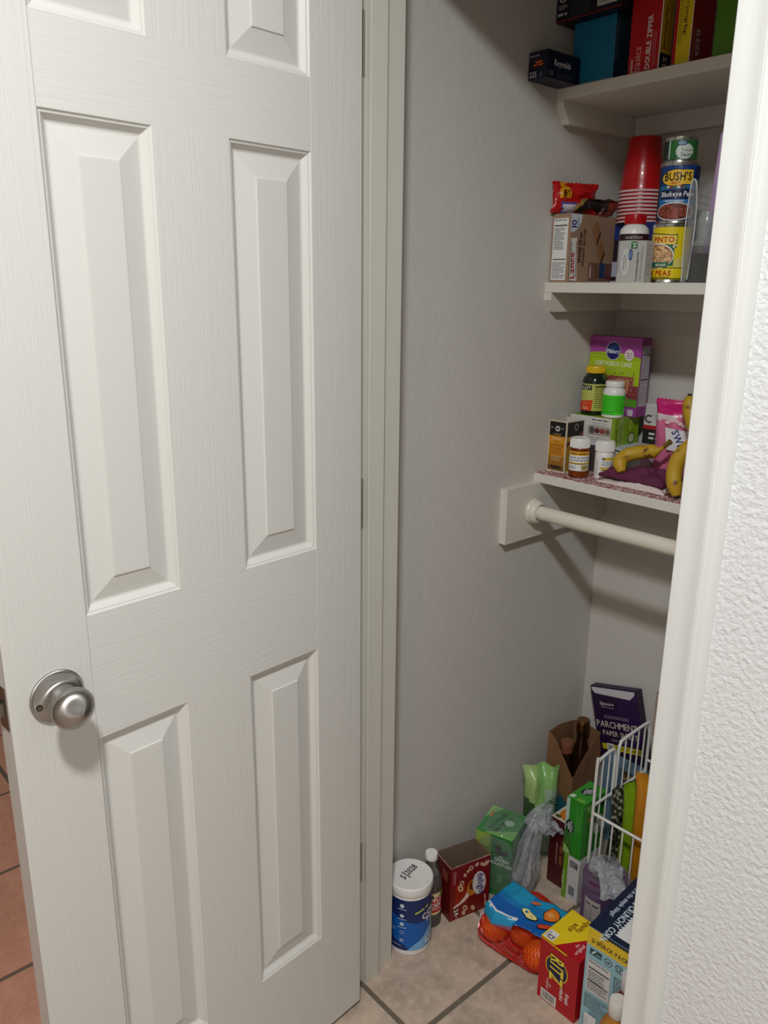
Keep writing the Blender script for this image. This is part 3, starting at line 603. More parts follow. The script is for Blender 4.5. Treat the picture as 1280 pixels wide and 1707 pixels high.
# small yellow packet between cups and can
c = Carton('seasoning_packet', 'small orange packet standing between the red cups and the bean cans', 'packet', 0.078, 0.772, ZM, 0.034, 0.012, 0.141, (206, 150, 20))
p = Print(); p.lines(6, 132, 22, 4, 5, (120, 70, 10), 1.2, 3); c.front(p)
# clear clamshell and spice jar at the right
CLR = film('clear_plastic', (200, 205, 205), 0.22, 0.08, 0.3, 40, 0.002, 1.0)
t = thing('plastic_clamshell', 'clear ribbed plastic clamshell leaning against the bean cans', 'container', (0.2060, 0.690, ZM), math.radians(12))
prof = [(0.000, 0.0), (0.010, -.001), (.016, .008), (.0175, .060), (.0150, .104), (.008, .116), (0.001, .110), (.004, .060), (.002, .008)]
o = prism('clamshell', [(a, b * 1.60) for a, b in prof], -.045, .040, CLR, t, axis='y', smooth=True); o.location = (0, 0, .0012)
bm = bmesh.new()
for i in range(12): z_ = .018 + i * .0128; add_tube(bm, [(.0172, -.046, z_), (.0172, .040, z_)], .0009, 6)
obj('ribs', bm, CLR, t, True); 
tube('rim', smooth_path([(.004, -.046, .003), (.001, -.046, .096), (.004, -.046, .178), (.014, -.046, .174), (.0185, -.046, .098), (.014, -.046, .006)], 6), .0011, mat('clear_edge', (205, 210, 210), .1, spec=.9), t)
def spice_jar(label, x_, y_, col, h=.066):
    t = thing('spice_jar', label, 'jar', (x_, y_, ZM), math.radians(10))
    gl = film('jar_plastic', (190, 196, 192), 0.10, 0.06, 0.0)
    prism('jar', rounded(.040, .040, .008), 0.0, h, gl, t); prism('spice', rounded(.037, .037, .007), .001, h * .8, mat('spice_%d' % col[0], col, .9, var=.5, vscale=300, bump=.8, bscale=400), t)
    prism('shoulder', rounded(.041, .041, .009), h, h + .005, CLR, t)
    return t
spice_jar('clear jar of dark ground spice at the front right of the middle shelf', 0.2560, 0.650, (46, 38, 32))
t = thing('glass_grinder', 'clear grinder cap standing on the ground spice jar', 'grinder', (0.2560, 0.650, ZM + .0712), 0)
lathe('grinder_cap', [(0, 0), (.0185, 0), (.0185, .004), (.0150, .008), (.0165, .030), (.0165, .046), (.0130, .052), (.0130, .056), (0, .056)], film('frosted_cap', (176, 180, 178), .45, .2, 0.0), t, 32)
t = thing('pantry_box', 'tall lilac packet at the right end of the middle shelf', 'packet', (0.2560, 0.7120, ZM), math.radians(4)); t.rotation_euler = (0, math.radians(2.5), math.radians(4))
box('packet', -.030, .030, -.016, .016, 0, .268, mat('lilac_card', (176, 146, 186), .45, var=.03, vscale=20), t, .003)
box('packet_seal', -.029, .029, -.0012, .0012, .268, .282, mat('lilac_seal', (190, 160, 196), .4), t)

# ---------------- lowest shelf
# open tea box
c = Carton('tea_box', 'open black and orange tea box at the left end of the lined shelf', 'box', -0.0835, 0.666, ZB, 0.0500, 0.066, 0.1195, (214, 206, 186), open_top=True, inner=(206, 200, 190))
p = Print(); p.rect(2.5, 3, 45, 114, (208, 140, 28)); p.rect(2.5, 3, 45, 34, (150, 104, 30)); p.rect(2.5, 3, 45, 12, (104, 72, 34)); p.rect(2.5, 84, 45, 33, (26, 22, 20))
for k in range(8): p.ell(25 + 5.5 * math.cos(k * PI / 4), 101 + 5.5 * math.sin(k * PI / 4), 1.7, 1.7, (196, 196, 190), 8); p.n -= 1
p.n += 1; p.ell(25, 101, 5, 5, (196, 196, 190)); p.ell(25, 101, 3, 3, (26, 22, 20)); p.lines(6, 101, 8, 1, 3, (120, 116, 110), 3, 2); p.lines(34, 101, 10, 1, 3, (120, 116, 110), 3, 3); p.rect(14, 86, 22, 4, (120, 96, 60)); p.text('Turmeric', 25, 75, 5.5, (246, 226, 190), align='C', bold=0); p.text('tea', 25, 70, 4, (110, 70, 20), align='C', bold=0); p.lines(6, 64, 38, 6, 4.5, (96, 60, 16), 1.1, 4); p.lines(12, 35, 28, 3, 4, (240, 214, 170), 1.1, 6); p.rect(12, 9, 26, 5, (44, 30, 26)); c.front(p)
p = Print(); p.rect(2.5, 3, 61, 114, (176, 140, 40)); p.rect(2.5, 84, 61, 33, (26, 22, 20)); p.poly([(2.5, 70), (63, 92), (63, 84), (2.5, 60)], (120, 50, 40))
for k in range(8): p.ell(36 + 7 * math.cos(k * PI / 4), 104 + 7 * math.sin(k * PI / 4), 2, 2, (150, 150, 140), 8); p.n -= 1
p.n += 1; p.ell(36, 104, 6.4, 6.4, (110, 110, 100)); p.ell(36, 104, 4, 4, (26, 22, 20)); c.side(p)
# amber prescription bottle
amb = mat('amber_plastic', (196, 92, 20), 0.18, trans=0.75, ior=1.35); 
t = bottle('pill_bottle', 'amber pill bottle with a white cap on the shelf liner', 'bottle', 0.003, 0.669, ZB, [(0, 0), (.0205, 0), (.0220, .0015), (.0220, .064), (.0205, .067), (0, .067)], amb,
    [(0, .0675), (.0215, .0675), (.0218, .069), (.0214, .086), (.0200, .0885), (.0185, .0888), (.0170, .0876), (0, .0876)], WPLA, 48)
pm = mat('tan_pill', (214, 196, 110), .5)
rd = random.Random(4); bm = bmesh.new()
for i in range(34):
    a = rd.uniform(0, 2 * PI); q = rd.uniform(.004, .0165); m4 = Matrix.Translation((q * math.cos(a), q * math.sin(a), rd.uniform(.003, .014))) @ Matrix.Rotation(rd.uniform(0, 3), 4, 'X') @ Matrix.Diagonal((1, 1, .55, 1))
    bmesh.ops.create_uvsphere(bm, u_segments=8, v_segments=6, radius=.0036, matrix=m4)
o = obj('pills', bm, pm, t, True); o['kind'] = 'stuff'
p = Print(); p.rect(-34, 16, 68, 44, (226, 224, 222)); p.rect(-34, 51, 68, 9, (228, 176, 50)); p.lines(-22, 53.6, 44, 1, 4, (110, 50, 20), 3.0, 2); p.lines(-24, 45, 50, 2, 6, (110, 120, 140), 2.2, 3); p.rect(-34, 31, 68, 4, (222, 186, 50)); p.lines(-30, 31.5, 50, 1, 4, (100, 80, 20), 1.8, 5); p.lines(-28, 25, 22, 2, 4, (150, 150, 160), 1.6, 5); p.rect(6, 18, 18, 11, (190, 176, 110)); p.lines(7, 26, 16, 3, 3, (110, 96, 50), 1.6, 8); p.cyl('label_print', t, .0221, 0, fa(t.location.x, t.location.y))
# white pill bottle
t = bottle('pill_bottle', 'white pill bottle with a ribbed white cap, right of the amber bottle', 'bottle', 0.0490, 0.6990, ZB, [(0, 0), (.0195, 0), (.0208, .0015), (.0208, .056), (.0195, .060), (.0175, .062), (0, .062)], WPLA,
    [(0, .0615), (.0205, .0615), (.0208, .063), (.0204, .083), (.0190, .0855), (.0150, .0862), (0, .0862)], WPLA, 54)
p = Print(); p.rect(-12, 8, 40, 44, (226, 226, 226)); p.rect(2, 44, 28, 6, (220, 186, 40)); p.rect(-4, 44, 6, 6, (110, 100, 70)); p.lines(-4, 38, 28, 2, 5, (110, 116, 130), 1.8, 3); p.rect(-8, 24, 34, 4, (214, 180, 40)); p.rect(-4, 20, 26, 3, (150, 100, 30)); p.rect(-8, 9, 8, 7, (40, 56, 120)); p.lines(-18, 10, 34, 2, 4, (120, 120, 126), .9, 4, 90); p.cyl('label_print', t, .0209, 0, fa(t.location.x, t.location.y))
# flat carton under the sweetener box
c = Carton('pantry_box', 'flat pale blue and white carton under the green sweetener box', 'box', -0.030, 0.738, ZB, 0.145, 0.115, 0.062, (196, 202, 206))
p = Print(); p.rect(0, 0, 50, 62, (70, 60, 62)); p.rect(52, 0, 93, 62, (214, 218, 222)); p.lines(60, 50, 60, 3, 8, (80, 90, 110), 2, 4); p.rect(0, 56, 145, 4, (60, 70, 84)); c.front(p)
p = Print(); p.lines(90, 80, 40, 4, 10, (90, 110, 140), 3, 3); c.top(p)
# green sweetener box
c = Carton('sweetener_box', 'lime green sweetener box with a white photo side, under the vitamin bottles', 'box', -0.0800, 0.742, ZB + .0627, 0.1170, 0.108, 0.0640, (130, 164, 30))
p = Print(); p.rect(0, 0, 113, 64, (214, 212, 206)); p.lines(60, 56, 46, 1, 5, (70, 70, 66), 2.6, 5); p.lines(62, 50, 40, 2, 4, (130, 130, 126), 1.2, 6); p.rect(50, 22, 62, 22, (176, 164, 154))
for i, cc in enumerate(((90, 88, 92), (96, 40, 44), (150, 70, 60), (120, 96, 70))): p.ell(62 + i * 14, 33, 7, 6 if i else 9, cc, 14)
p.lines(50, 16, 60, 3, 5, (150, 150, 146), 1.4, 7); c.front(p)
p = Print(); p.rect(0, 0, 108, 64, (128, 166, 28)); p.rect(0, 0, 7, 64, (176, 206, 70)); p.rect(24, 0, 18, 64, (150, 176, 90)); p.text('Naturals', 20, 4, 8, (60, 82, 20), 90, sx=.9, bold=0); p.text('Splenda', 38, 6, 12, (66, 92, 24), 90, sx=.85, bold=0); p.ell(72, 44, 14, 17, (110, 140, 30)); p.ell(72, 44, 11, 14, (146, 176, 50)); p.ell(78, 14, 16, 13, (70, 96, 40)); p.ell(78, 14, 12, 10, (186, 196, 150)); c.side(p)
ZG = ZB + .0627 + .0652
# dark green vitamin bottle
dk = mat('dark_green_plastic', (10, 30, 18), 0.12, coat=.5)
t = bottle('vitamin_bottle', 'dark green vitamin bottle with a yellow cap and olive label', 'bottle', -0.0420, 0.7745, ZG, [(0, 0), (.0270, 0), (.0290, .003), (.0290, .074), (.0270, .084), (.0215, .092), (.0190, .094), (.0190, .098), (0, .098)], dk,
    [(0, .096), (.0205, .096), (.0212, .098), (.0212, .109), (.0200, .1115), (0, .1115)], mat('yellow_cap', (222, 184, 30), .35), 60)
p = Print(); p.rect(-46, 10, 92, 62, (186, 190, 96)); p.rect(-2, 10, 48, 62, (176, 182, 84)); p.rect(-46, 58, 40, 11, (20, 26, 20)); p.text('VALLEY', -8, 60, 7, (216, 216, 206), align='R', sx=.9); p.poly([(-46, 10), (-4, 10), (-2, 36), (-46, 30)], (210, 64, 22)); p.lines(-30, 26, 18, 2, 7, (236, 160, 120), 1.6, 4); p.lines(-26, 14, 14, 1, 7, (236, 200, 170), 3, 4); p.lines(2, 66, 34, 11, 4.8, (62, 64, 34), 1.3, 5); p.rect(2, 65, 30, 3, (40, 44, 26)); p.cyl('label_print', t, .0291, 0, fa(t.location.x, t.location.y))
# white bottle with neon label
t = bottle('vitamin_bottle', 'white vitamin bottle with a neon green label', 'bottle', 0.0150, 0.7695, ZG, [(0, 0), (.0235, 0), (.0250, .002), (.0250, .056), (.0235, .063), (.0190, .068), (.0180, .070), (0, .070)], WPLA,
    [(0, .0695), (.0208, .0695), (.0212, .071), (.0212, .0800), (.0200, .0820), (0, .0820)], WPLA, 0)
p = Print(); p.rect(-44, 7, 88, 45, (74, 222, 40)); p.lines(-28, 46, 56, 8, 4.6, (20, 120, 16), 1.5, 5); p.lines(-28, 13, 30, 2, 4.6, (20, 120, 16), 1.5, 6); p.cyl('label_print', t, .0251, 0, fa(t.location.x, t.location.y))
# cake mix box
c = Carton('cake_mix_box', 'purple and lime cake mix box standing behind the vitamin bottles', 'box', -0.0830, 0.8040, ZG, 0.1370, 0.040, 0.178, (150, 60, 140), rx=0)
LIME = (166, 196, 30)
p = Print(); p.rect(0, 0, 137, 178, (164, 70, 156)); p.poly([(0, 60), (137, 46), (137, 134)] + [(137 - i * 8, 134 + 6 * math.sin(i * PI / 17) + i * .35) for i in range(18)], LIME)
for i in range(30): p.ell(3 + i * 4.6, 138 - 3 + i * -.05 + 3 * math.sin(i * .33), 1.3, 1.3, (120, 50, 40), 6); p.n -= 1
p.n += 1
for i in range(16): p.ell(6 + i * 8.4, 128 + 2 * math.sin(i), 1.6, 1.6, (120, 150, 20), 6); p.n -= 1
p.n += 1
p.ell(64, 146, 19.5, 21, (190, 190, 206)); p.ell(64, 146, 18, 19.5, (22, 32, 104)); p.ell(64, 155, 11, 6, (30, 60, 130)); p.text('Pillsbury', 64, 141, 9, (226, 230, 240), align='C', sx=.72); p.text('CORTADILLO CAKE', 66, 112, 10, (238, 236, 214), align='C', sx=.72); p.lines(44, 106, 50, 2, 4, (200, 214, 120), 1, 3)
p.lines(6, 164, 16, 3, 4.5, (90, 30, 96), 1.5, 3); p.lines(26, 164, 18, 3, 4.5, (90, 30, 96), 1.5, 4); p.ell(107, 139, 12, 13, (226, 214, 216)); p.lines(100, 142, 15, 3, 5, (130, 90, 110), 1.8, 5)
p.rect(52, 22, 85, 34, (86, 150, 40)); p.rect(50, 40, 87, 30, (132, 60, 66)); p.rect(40, 66, 84, 24, (150, 80, 70))
rd = random.Random(9)
for i in range(90): p.ell(rd.uniform(44, 128), rd.uniform(50, 100) * 1.0, 1.8, 1.2, rd.choice(((214, 120, 120), (196, 150, 110), (120, 40, 54), (226, 180, 160))), 6); p.n -= 1
p.n += 1; p.poly([(78, 52), (112, 52), (114, 84), (80, 84)], (190, 130, 96)); p.poly([(98, 22), (110, 22), (110, 44), (98, 42)], (206, 160, 120)); p.rect(0, 0, 137, 20, (146, 60, 146)); p.rect(116, 2, 14, 14, (200, 190, 206)); p.lines(90, 15, 24, 2, 4, (220, 200, 224), 1, 4); c.front(p)
p = Print(); p.rect(0, 0, 40, 178, (138, 52, 124)); p.rect(4, 24, 33, 136, (186, 180, 188)); p.lines(6, 156, 29, 26, 5, (96, 92, 100), 1.2, 5); p.rect(4, 140, 33, 2, (40, 36, 40)); p.rect(4, 84, 33, 2, (40, 36, 40)); c.side(p)
# small red and black packet, white carton, pink sweetener bag
c = Carton('pantry_box', 'white box with a red stripe and black base, right of the sweetener box', 'box', 0.0480, 0.852, ZB, 0.066, 0.036, 0.156, (206, 205, 203))
p = Print(); p.rect(0, 0, 66, 97, (30, 28, 30)); p.rect(0, 97, 66, 9, (176, 30, 44)); p.lines(16, 84, 42, 2, 10, (206, 206, 204), 5, 4); p.text('C', 2, 112, 18, (40, 40, 44)); p.lines(16, 146, 40, 3, 8, (190, 188, 188), 2, 3); c.front(p)
t = thing('sweetener_bag', 'pink sweetener bag with blue lettering at the right of the lined shelf', 'bag', (0.166, 0.798, ZB), math.radians(12))
o = pillow('bag', 0.108, 0.180, 0.045, ink_gloss((214, 110, 150)), t, seed=21, crumple=.006, seal=.06, pv=6)
paint_regions(o, [((196, 30, 110), lambda x, z, y: z > .150), ((220, 200, 206), lambda x, z, y: z < .148 and z > .136 and x < 0)])
p = Print()
for i in range(6): p.ell(-6 + i * 9, 30 + 5 * math.sin(i * 1.1), 6, 4.5, (232, 190, 196), 10)
p.poly([(-2, -30), (40, -34), (40, 14), (-10, 18)], (226, 222, 226)); p.text("SWEET", 4, 10, 15, (28, 36, 128), -62, sx=.9, bold=1); p.on('bag_lettering', t, (-0.010, -0.0300, 0.104), (1, 0, 0), (0, 0.02, 1))
# cloths
def cloth(name, label, cat, x0, x1, y0, y1, z0, th, m, seed, amp, layers=1, group=None):
    t = thing(name, label, cat, ((x0 + x1) / 2, (y0 + y1) / 2, z0), 0, group); W, D = (x1 - x0) / 2, (y1 - y0) / 2
    n = 34; bm = bmesh.new(); T = {}; B = {}
    for i in range(n + 1):
        for j in range(n + 1):
            u, v = 2 * i / n - 1, 2 * j / n - 1
            q = Vector((u * 1.6 + seed, v * 1.6, seed)); r_ = 1 + .10 * noise.noise(q * 2)
            e = max(0, 1 - max(abs(u), abs(v)) ** 6)
            h = th * (.45 + .55 * e) + amp * max(0, .35 + noise.noise(q * 1.4) + .6 * abs(noise.noise(q * 3.1)) - .25) * e + .35 * amp * (1 if u - .5 * v > .1 * math.sin(4 * v) else 0) * e
            X, Y = u * W * r_, v * D * r_
            T[i, j] = bm.verts.new((X, Y, h)); B[i, j] = bm.verts.new((X * .985, Y * .985, 0.0003))
    for i in range(n):
        for j in range(n):
            bm.faces.new((T[i, j], T[i + 1, j], T[i + 1, j + 1], T[i, j + 1])); bm.faces.new((B[i, j], B[i, j + 1], B[i + 1, j + 1], B[i + 1, j]))
    for i in range(n):
        for a, b in (((i, 0), (i + 1, 0)), ((i + 1, n), (i, n)), ((0, i + 1), (0, i)), ((n, i), (n, i + 1))): bm.faces.new((B[a], B[b], T[b], T[a]))
    obj('fabric', bm, m, t, True, 2.5); 
    return t
cm = mat('white_cloth', (216, 200, 196), .85, bump=.3, bscale=500, bdist=.0008); pmn = mat('plum_cloth', (92, 30, 62), .75, bump=.3, bscale=500, bdist=.0008)
cloth('folded_cloth', 'folded white cloth lying under the plum cloth', 'cloth', 0.066, 0.225, 0.652, 0.732, ZB + .0002, .007, cm, 3.3, .006, group='cloths on the lined shelf')
cloth('folded_cloth', 'folded plum coloured cloth under the bananas', 'cloth', 0.062, 0.218, 0.663, 0.734, ZB + .012, .012, pmn, 8.1, .020, group='cloths on the lined shelf')
# bananas
def banana(label, pts, R, seed=0):
    P = smooth_path(pts, 8); n = len(P); t = thing('banana', label, 'banana', tuple(P[0]), 0, 'ripe bananas on the plum cloth')
    P = [q - P[0] for q in P]; k = []
    for i in range(n):
        f = i / (n - 1); k.append(R * (min(1, .45 + f * 5.0) if f < .12 else (1.0 if f < .68 else max(.28, 1 - (f - .68) / .16 * .72))))
    m = bpy.data.materials.get('banana_skin')
    if not m:
        m = bpy.data.materials.new('banana_skin'); m.use_nodes = True; nt = m.node_tree; bs = nt.nodes['Principled BSDF']; bs.inputs['Roughness'].default_value = .5
        tc = nd(nt, 'ShaderNodeTexCoord'); n1 = nd(nt, 'ShaderNodeTexNoise'); n1.inputs['Scale'].default_value = 45; n1.inputs['Detail'].default_value = 5; nt.links.new(tc.outputs['Object'], n1.inputs['Vector'])
        r_ = nd(nt, 'ShaderNodeValToRGB'); e = r_.color_ramp.elements; e[0].position = .30; e[0].color = rgb((92, 62, 22)); e[1].position = .40; e[1].color = rgb((190, 148, 28)); x_ = e.new(.75); x_.color = rgb((180, 154, 36))
        nt.links.new(n1.outputs['Fac'], r_.inputs[0]); nt.links.new(r_.outputs[0], bs.inputs['Base Color'])
    bm = bmesh.new(); add_tube(bm, P, k, 7); o = obj('peel', bm, m, t, True, 2.0)
    sub = o.modifiers.new('round', 'SUBSURF'); sub.levels = 1; sub.render_levels = 2
    bk = mat('banana_tip', (40, 28, 18), .8)
    d = (P[0] - P[1]).normalized(); tube('tip', [P[0] - d * .003, P[0] + d * .001, P[0] + d * .004], [k[0] * .62, k[0] * .66, k[0] * .4], bk, t, 10)
    d = (P[-1] - P[-3]).normalized(); tube('stem', [P[-1] - d * .006, P[-1] + d * .004, P[-1] + d * .012], [k[-1] * 1.02, k[-1], k[-1] * 1.3], mat('banana_stem', (120, 96, 30), .7), t, 10)
    return t
banana('curved brown-spotted banana lying across the plum cloth', [(0.1142, 0.672, 1.0350), (0.1000, 0.682, 1.0560), (0.1065, 0.700, 1.0690), (0.129, 0.712, 1.0770), (0.1562, 0.717, 1.0830), (0.1713, 0.719, 1.0890), (0.1850, 0.719, 1.1010)], 0.0175)
banana('banana standing on its end at the right edge of the lined shelf', [(0.2580, 0.649, 1.0135), (0.2450, 0.655, 1.0447), (0.2420, 0.660, 1.0679), (0.2470, 0.665, 1.0927), (0.2640, 0.675, 1.1158), (0.287, 0.69, 1.128), (.305, .70, 1.130)], 0.0180)
banana('banana leaning upright against the pink bag, only its tip showing', [(0.2093, 0.748, 1.2060), (0.2150, 0.745, 1.175), (0.234, 0.738, 1.140), (0.262, 0.730, 1.105), (.290, .722, 1.075), (.315, .715, 1.045), (.33, .71, 1.018)], 0.0165)

# ================================================================== THINGS ON THE PANTRY FLOOR
def fa(x_, y_): return math.atan2(-0.84 - y_, 1.045 - x_)
# white tub with blue label
TX, TY = -0.0185, 0.1870
t = thing('powder_tub', 'white powder tub with a blue label and a handwritten lid', 'tub', (TX, TY, 0))
lathe('tub', [(0, .002), (.042, .002), (.046, 0), (.0485, .002), (.0490, .005), (.0490, .148), (.0480, .1515), (.0460, .154), (0, .154)], WPLA, t, 64)
lathe('lid', [(.0460, .1535), (.0508, .1535), (.0515, .155), (.0515, .1695), (.0506, .1730), (.0485, .1745), (.0460, .1740), (0, .1740)], WPLA, t, 72)
p = Print(); B1 = (18, 92, 176); B2 = (20, 42, 98); B3 = (120, 176, 222)
p.rect(-80, 14, 150, 124, B1); p.poly([(-80, 100), (-40, 98), (-20, 92), (0, 84), (20, 80), (40, 80), (70, 82), (70, 138), (-80, 138)], B2); p.poly([(-80, 14), (0, 14), (-6, 26), (-30, 36), (-50, 48), (-80, 60)], B2); p.poly([(-4, 14), (70, 14), (70, 70), (46, 60), (28, 40), (10, 28)], B3)
p.poly([(50, 60), (70, 60), (70, 90), (50, 90)], (150, 160, 180)); p.rect(36, 22, 28, 16, (220, 226, 232)); p.lines(39, 33, 22, 2, 5, (70, 80, 110), 2.6, 3); p.lines(38, 18, 26, 1, 4, (60, 70, 110), 2, 5)
p.text('COLLAGEN', 30, 84, 14, WHITE, 24, sx=.9); p.text('PEPTIDES', 40, 76, 10, (210, 220, 232), 24, sx=.9); p.lines(12, 104, 32, 1, 4, (186, 206, 90), 4, 6, 20); p.lines(50, 128, 14, 1, 4, (190, 200, 220), 1.8, 2)
for i, z_ in enumerate((124, 100, 80, 60, 40)):
    p.ell(-14, z_, 4.2, 5 if i == 0 else 4.2, (206, 220, 236), 14)
    if i >= 3: p.ell(-14, z_, 3.4, 3.4, B1, 12)
    if i == 4: p.text('P', -15.6, z_ - 2, 4.6, (206, 220, 236))
    if i < 3: p.lines(-22, z_ - 9, 17, 1, 4, (196, 212, 232), 1.6, i + 2)
p.lines(-46, 66, 20, 2, 5, (170, 196, 226), 1.4, 9); p.lines(-44, 26, 30, 1, 5, (190, 206, 230), 1.6, 4); p.items = [([(x_ * 1.12, 14 + (y_ - 14) * 1.06) for x_, y_ in P_], F_, c_, l_) for P_, F_, c_, l_ in p.items]; p.cyl('label_print', t, .0491, 0, fa(TX, TY))
p = Print(); p.text('5', -19, -8, 15, BLACK, 0, bold=1, sx=.8, shear=.1); p.poly([(-7, -14), (-4.4, -14), (-3, 12), (-5.4, 12)], BLACK); p.text('2028', -2, -7, 15, BLACK, 0, bold=1, sx=.72, shear=.1); a = math.radians(101)
p.on('handwriting', t, (-.006, -.004, .1742), (math.cos(a), math.sin(a), 0), (-math.sin(a), math.cos(a), 0))
# vinegar bottle
VX, VY = -0.0280, 0.2620
gls = mat('clear_bottle', (228, 226, 220), 0.06, trans=0.92, ior=1.18)
t = thing('vinegar_bottle', 'clear bottle of dark vinegar with a white cap and red label, behind the tub', 'bottle', (VX, VY, 0))
lathe('glass', [(0, .001), (.022, 0), (.0260, .003), (.0260, .100), (.0250, .116), (.0210, .132), (.0150, .146), (.0125, .156), (.0120, .170), (0, .170)], gls, t, 44)
lathe('vinegar', [(0, .003), (.0236, .004), (.0250, .006), (.0250, .098), (.0245, .106), (0, .106)], mat('vinegar', (46, 16, 10), .15, coat=.3), t, 40)
lathe('cap', [(0, .1705), (.0135, .1705), (.0142, .1715), (.0142, .1840), (.0134, .1860), (0, .1862)], WPLA, t, 40)
p = Print(); p.rect(-40, 36, 80, 58, (222, 206, 160)); p.rect(-40, 42, 80, 40, (176, 22, 34)); p.rect(-24, 80, 26, 9, (30, 26, 26)); p.text('APPLE', 3, 70, 10, (236, 220, 214), align='C'); p.text('CIDER', 3, 57, 10, (236, 220, 214), align='C'); p.text('VINEGAR', 3, 49, 6, (236, 190, 180), align='C'); p.poly([(14, 82), (40, 76), (40, 94), (20, 94)], (120, 140, 60)); p.cyl('label_print', t, .0262, 0, fa(VX, VY) + .25)
# creamer box
c = Carton('creamer_box', 'open dark red creamer box with torn top, against the left wall', 'box', -0.0561, 0.3065, 0, 0.0655, 0.1085, 0.1455, (112, 18, 16), rz=math.radians(-13.5), open_top=True, inner=(126, 104, 88))
p = Print(); p.rect(2, 4, 61, 138, (96, 14, 12)); p.rect(30, 100, 22, 26, (140, 70, 60)); c.front(p)
p = Print(); p.rect(0, 0, 108.5, 145.5, (116, 18, 16)); p.poly([(14, 40), (50, 40), (40, 90), (14, 96)], (150, 34, 14)); p.lines(12, 134, 34, 2, 4.5, (200, 150, 140), 1.6, 2, -90)
p.poly([(10, 38), (26, 44), (40, 56), (48, 72), (54, 64), (52, 52), (38, 42), (22, 36), (10, 32)], (226, 206, 186)); p.ell(62, 76, 17, 24, (70, 22, 14)); p.ell(60, 74, 15, 22, (196, 120, 40)); p.ell(62, 80, 11, 14, (110, 40, 16)); p.ell(79, 80, 19, 33, (186, 176, 172), rot=.12); p.ell(79, 80, 17.5, 31, (214, 208, 206), rot=.12); p.text('delight', 73, 106, 17, (42, 34, 128), -84, sx=.88)
for (a, b, r1, r2) in ((27, 84, 7, 11), (30, 98, 6, 7), (38, 116, 4, 6), (46, 124, 4, 5), (54, 130, 6, 7), (70, 134, 6, 5), (84, 130, 4, 6), (96, 128, 10, 6), (42, 24, 6, 9), (38, 12, 5, 7), (64, 16, 5, 9)):
    p.ell(a, b, r1, r2, (206, 168, 136), 12, rot=.5); p.n -= 1
p.n += 1
for (a, b) in ((27, 84), (30, 98), (54, 130), (42, 24)): p.ell(a, b, 2.6, 4, (120, 40, 24), 10, rot=.5); p.n -= 1
p.n += 1; p.text('24', 11, 29, 11, WHITE, -84); p.lines(18, 18, 16, 2, 3, (220, 190, 180), 1.2, 3, -84); p.lines(94, 42, 34, 1, 4, (220, 180, 170), 4, 3, -84); c.side(p)
bm = bmesh.new(); rd = random.Random(5)   # torn paper fringe along the rim
for i in range(16): a = -.0325 + i * .004; add_box(bm, a, a + .004, -.0545, -.0538, .1445, .1455 + rd.uniform(0, .0022))
for i in range(26): a = -.054 + i * .0042; add_box(bm, .0320, .0327, a, a + .0042, .1445, .1455 + rd.uniform(0, .0024))
o = obj('torn_edge', bm, mat('torn_card', (196, 160, 140), .9), c.o); o['kind'] = 'stuff'
# green coffee box inside a grey carrier bag
GREEN = (44, 138, 58); DG = (14, 44, 34); PLG = (150, 196, 60)
def coffee_logo(p, x_, y_, s_, rot=0):
    r = math.radians(rot); c_, q = math.cos(r), math.sin(r)
    p.ell(x_, y_, 22 * s_, 15 * s_, DG, 30, rot=r)
    def T(u, v): return (x_ + u * c_ - v * q, y_ + u * q + v * c_)
    p.poly([T(-6 * s_, 8 * s_), T(0, 12.5 * s_), T(6 * s_, 8 * s_), T(0, 10 * s_)], (226, 232, 226))
    a = T(0, 1 * s_); p.text('GREEN', a[0], a[1], 5.6 * s_, WHITE, rot, align='C'); a = T(0, -6.5 * s_); p.text('MOUNTAIN', a[0], a[1], 5.6 * s_, WHITE, rot, align='C', sx=.86); a = T(-8 * s_, -11 * s_); p.lines(a[0], a[1], 16 * s_, 1, 3, (200, 210, 200), 1.4 * s_, 3, rot)
GZ = math.radians(18.5)
c = Carton('coffee_box', 'green coffee pod box wrapped in the grey plastic carrier bag', 'box', -0.0330, 0.4180, 0.0012, 0.0920, 0.1050, 0.166, (38, 120, 54), rz=GZ)
p = Print(); p.rect(0, 0, 92, 166, (40, 118, 56)); p.rect(0, 112, 40, 54, (128, 150, 60)); p.rect(0, 130, 34, 36, (150, 176, 80)); p.ell(58, 134, 9, 9, BLACK); p.ell(76, 126, 7, 7, BLACK); p.ell(62, 122, 11, 6, BLACK); p.poly([(60, 112), (66, 117), (72, 112)], WHITE); p.text('GREEN', 68, 100, 9, (232, 236, 232), align='C', sx=.9); p.text('MOUNTAIN', 66, 88, 9, (232, 236, 232), align='C', sx=.8); p.lines(60, 62, 12, 4, 6, (190, 214, 190), 1.4, 4); c.front(p)
p = Print(); p.rect(0, 0, 105, 166, (40, 124, 58)); p.rect(0, 0, 105, 40, (30, 104, 48)); p.poly([(10, 130), (40, 150), (90, 110), (60, 90)], (70, 150, 60)); p.lines(18, 74, 30, 1, 4, (200, 220, 150), 5, 4, -18); p.lines(30, 50, 34, 1, 4, (190, 220, 170), 5, 5, -18); c.side(p)
p = Print(); p.rect(0, 0, 92, 105, (60, 140, 70)); p.poly([(0, 55), (30, 105), (0, 105)], (140, 190, 120)); p.poly([(20, 0), (92, 40), (92, 0)], (120, 180, 90)); p.poly([(8, 60), (14, 60), (14, 84), (8, 84)], (206, 120, 80)); p.text('RECYCLED', 32, 18, 11, BLACK, 78, sx=.9); p.text('MATERIAL', 46, 14, 11, BLACK, 72, sx=.9); p.ell(62, 58, 12, 12, (170, 196, 176)); c.top(p)
GREY = film('grey_bag_film', (196, 198, 202), 0.13, 0.14, 0.9, 28, 0.008)
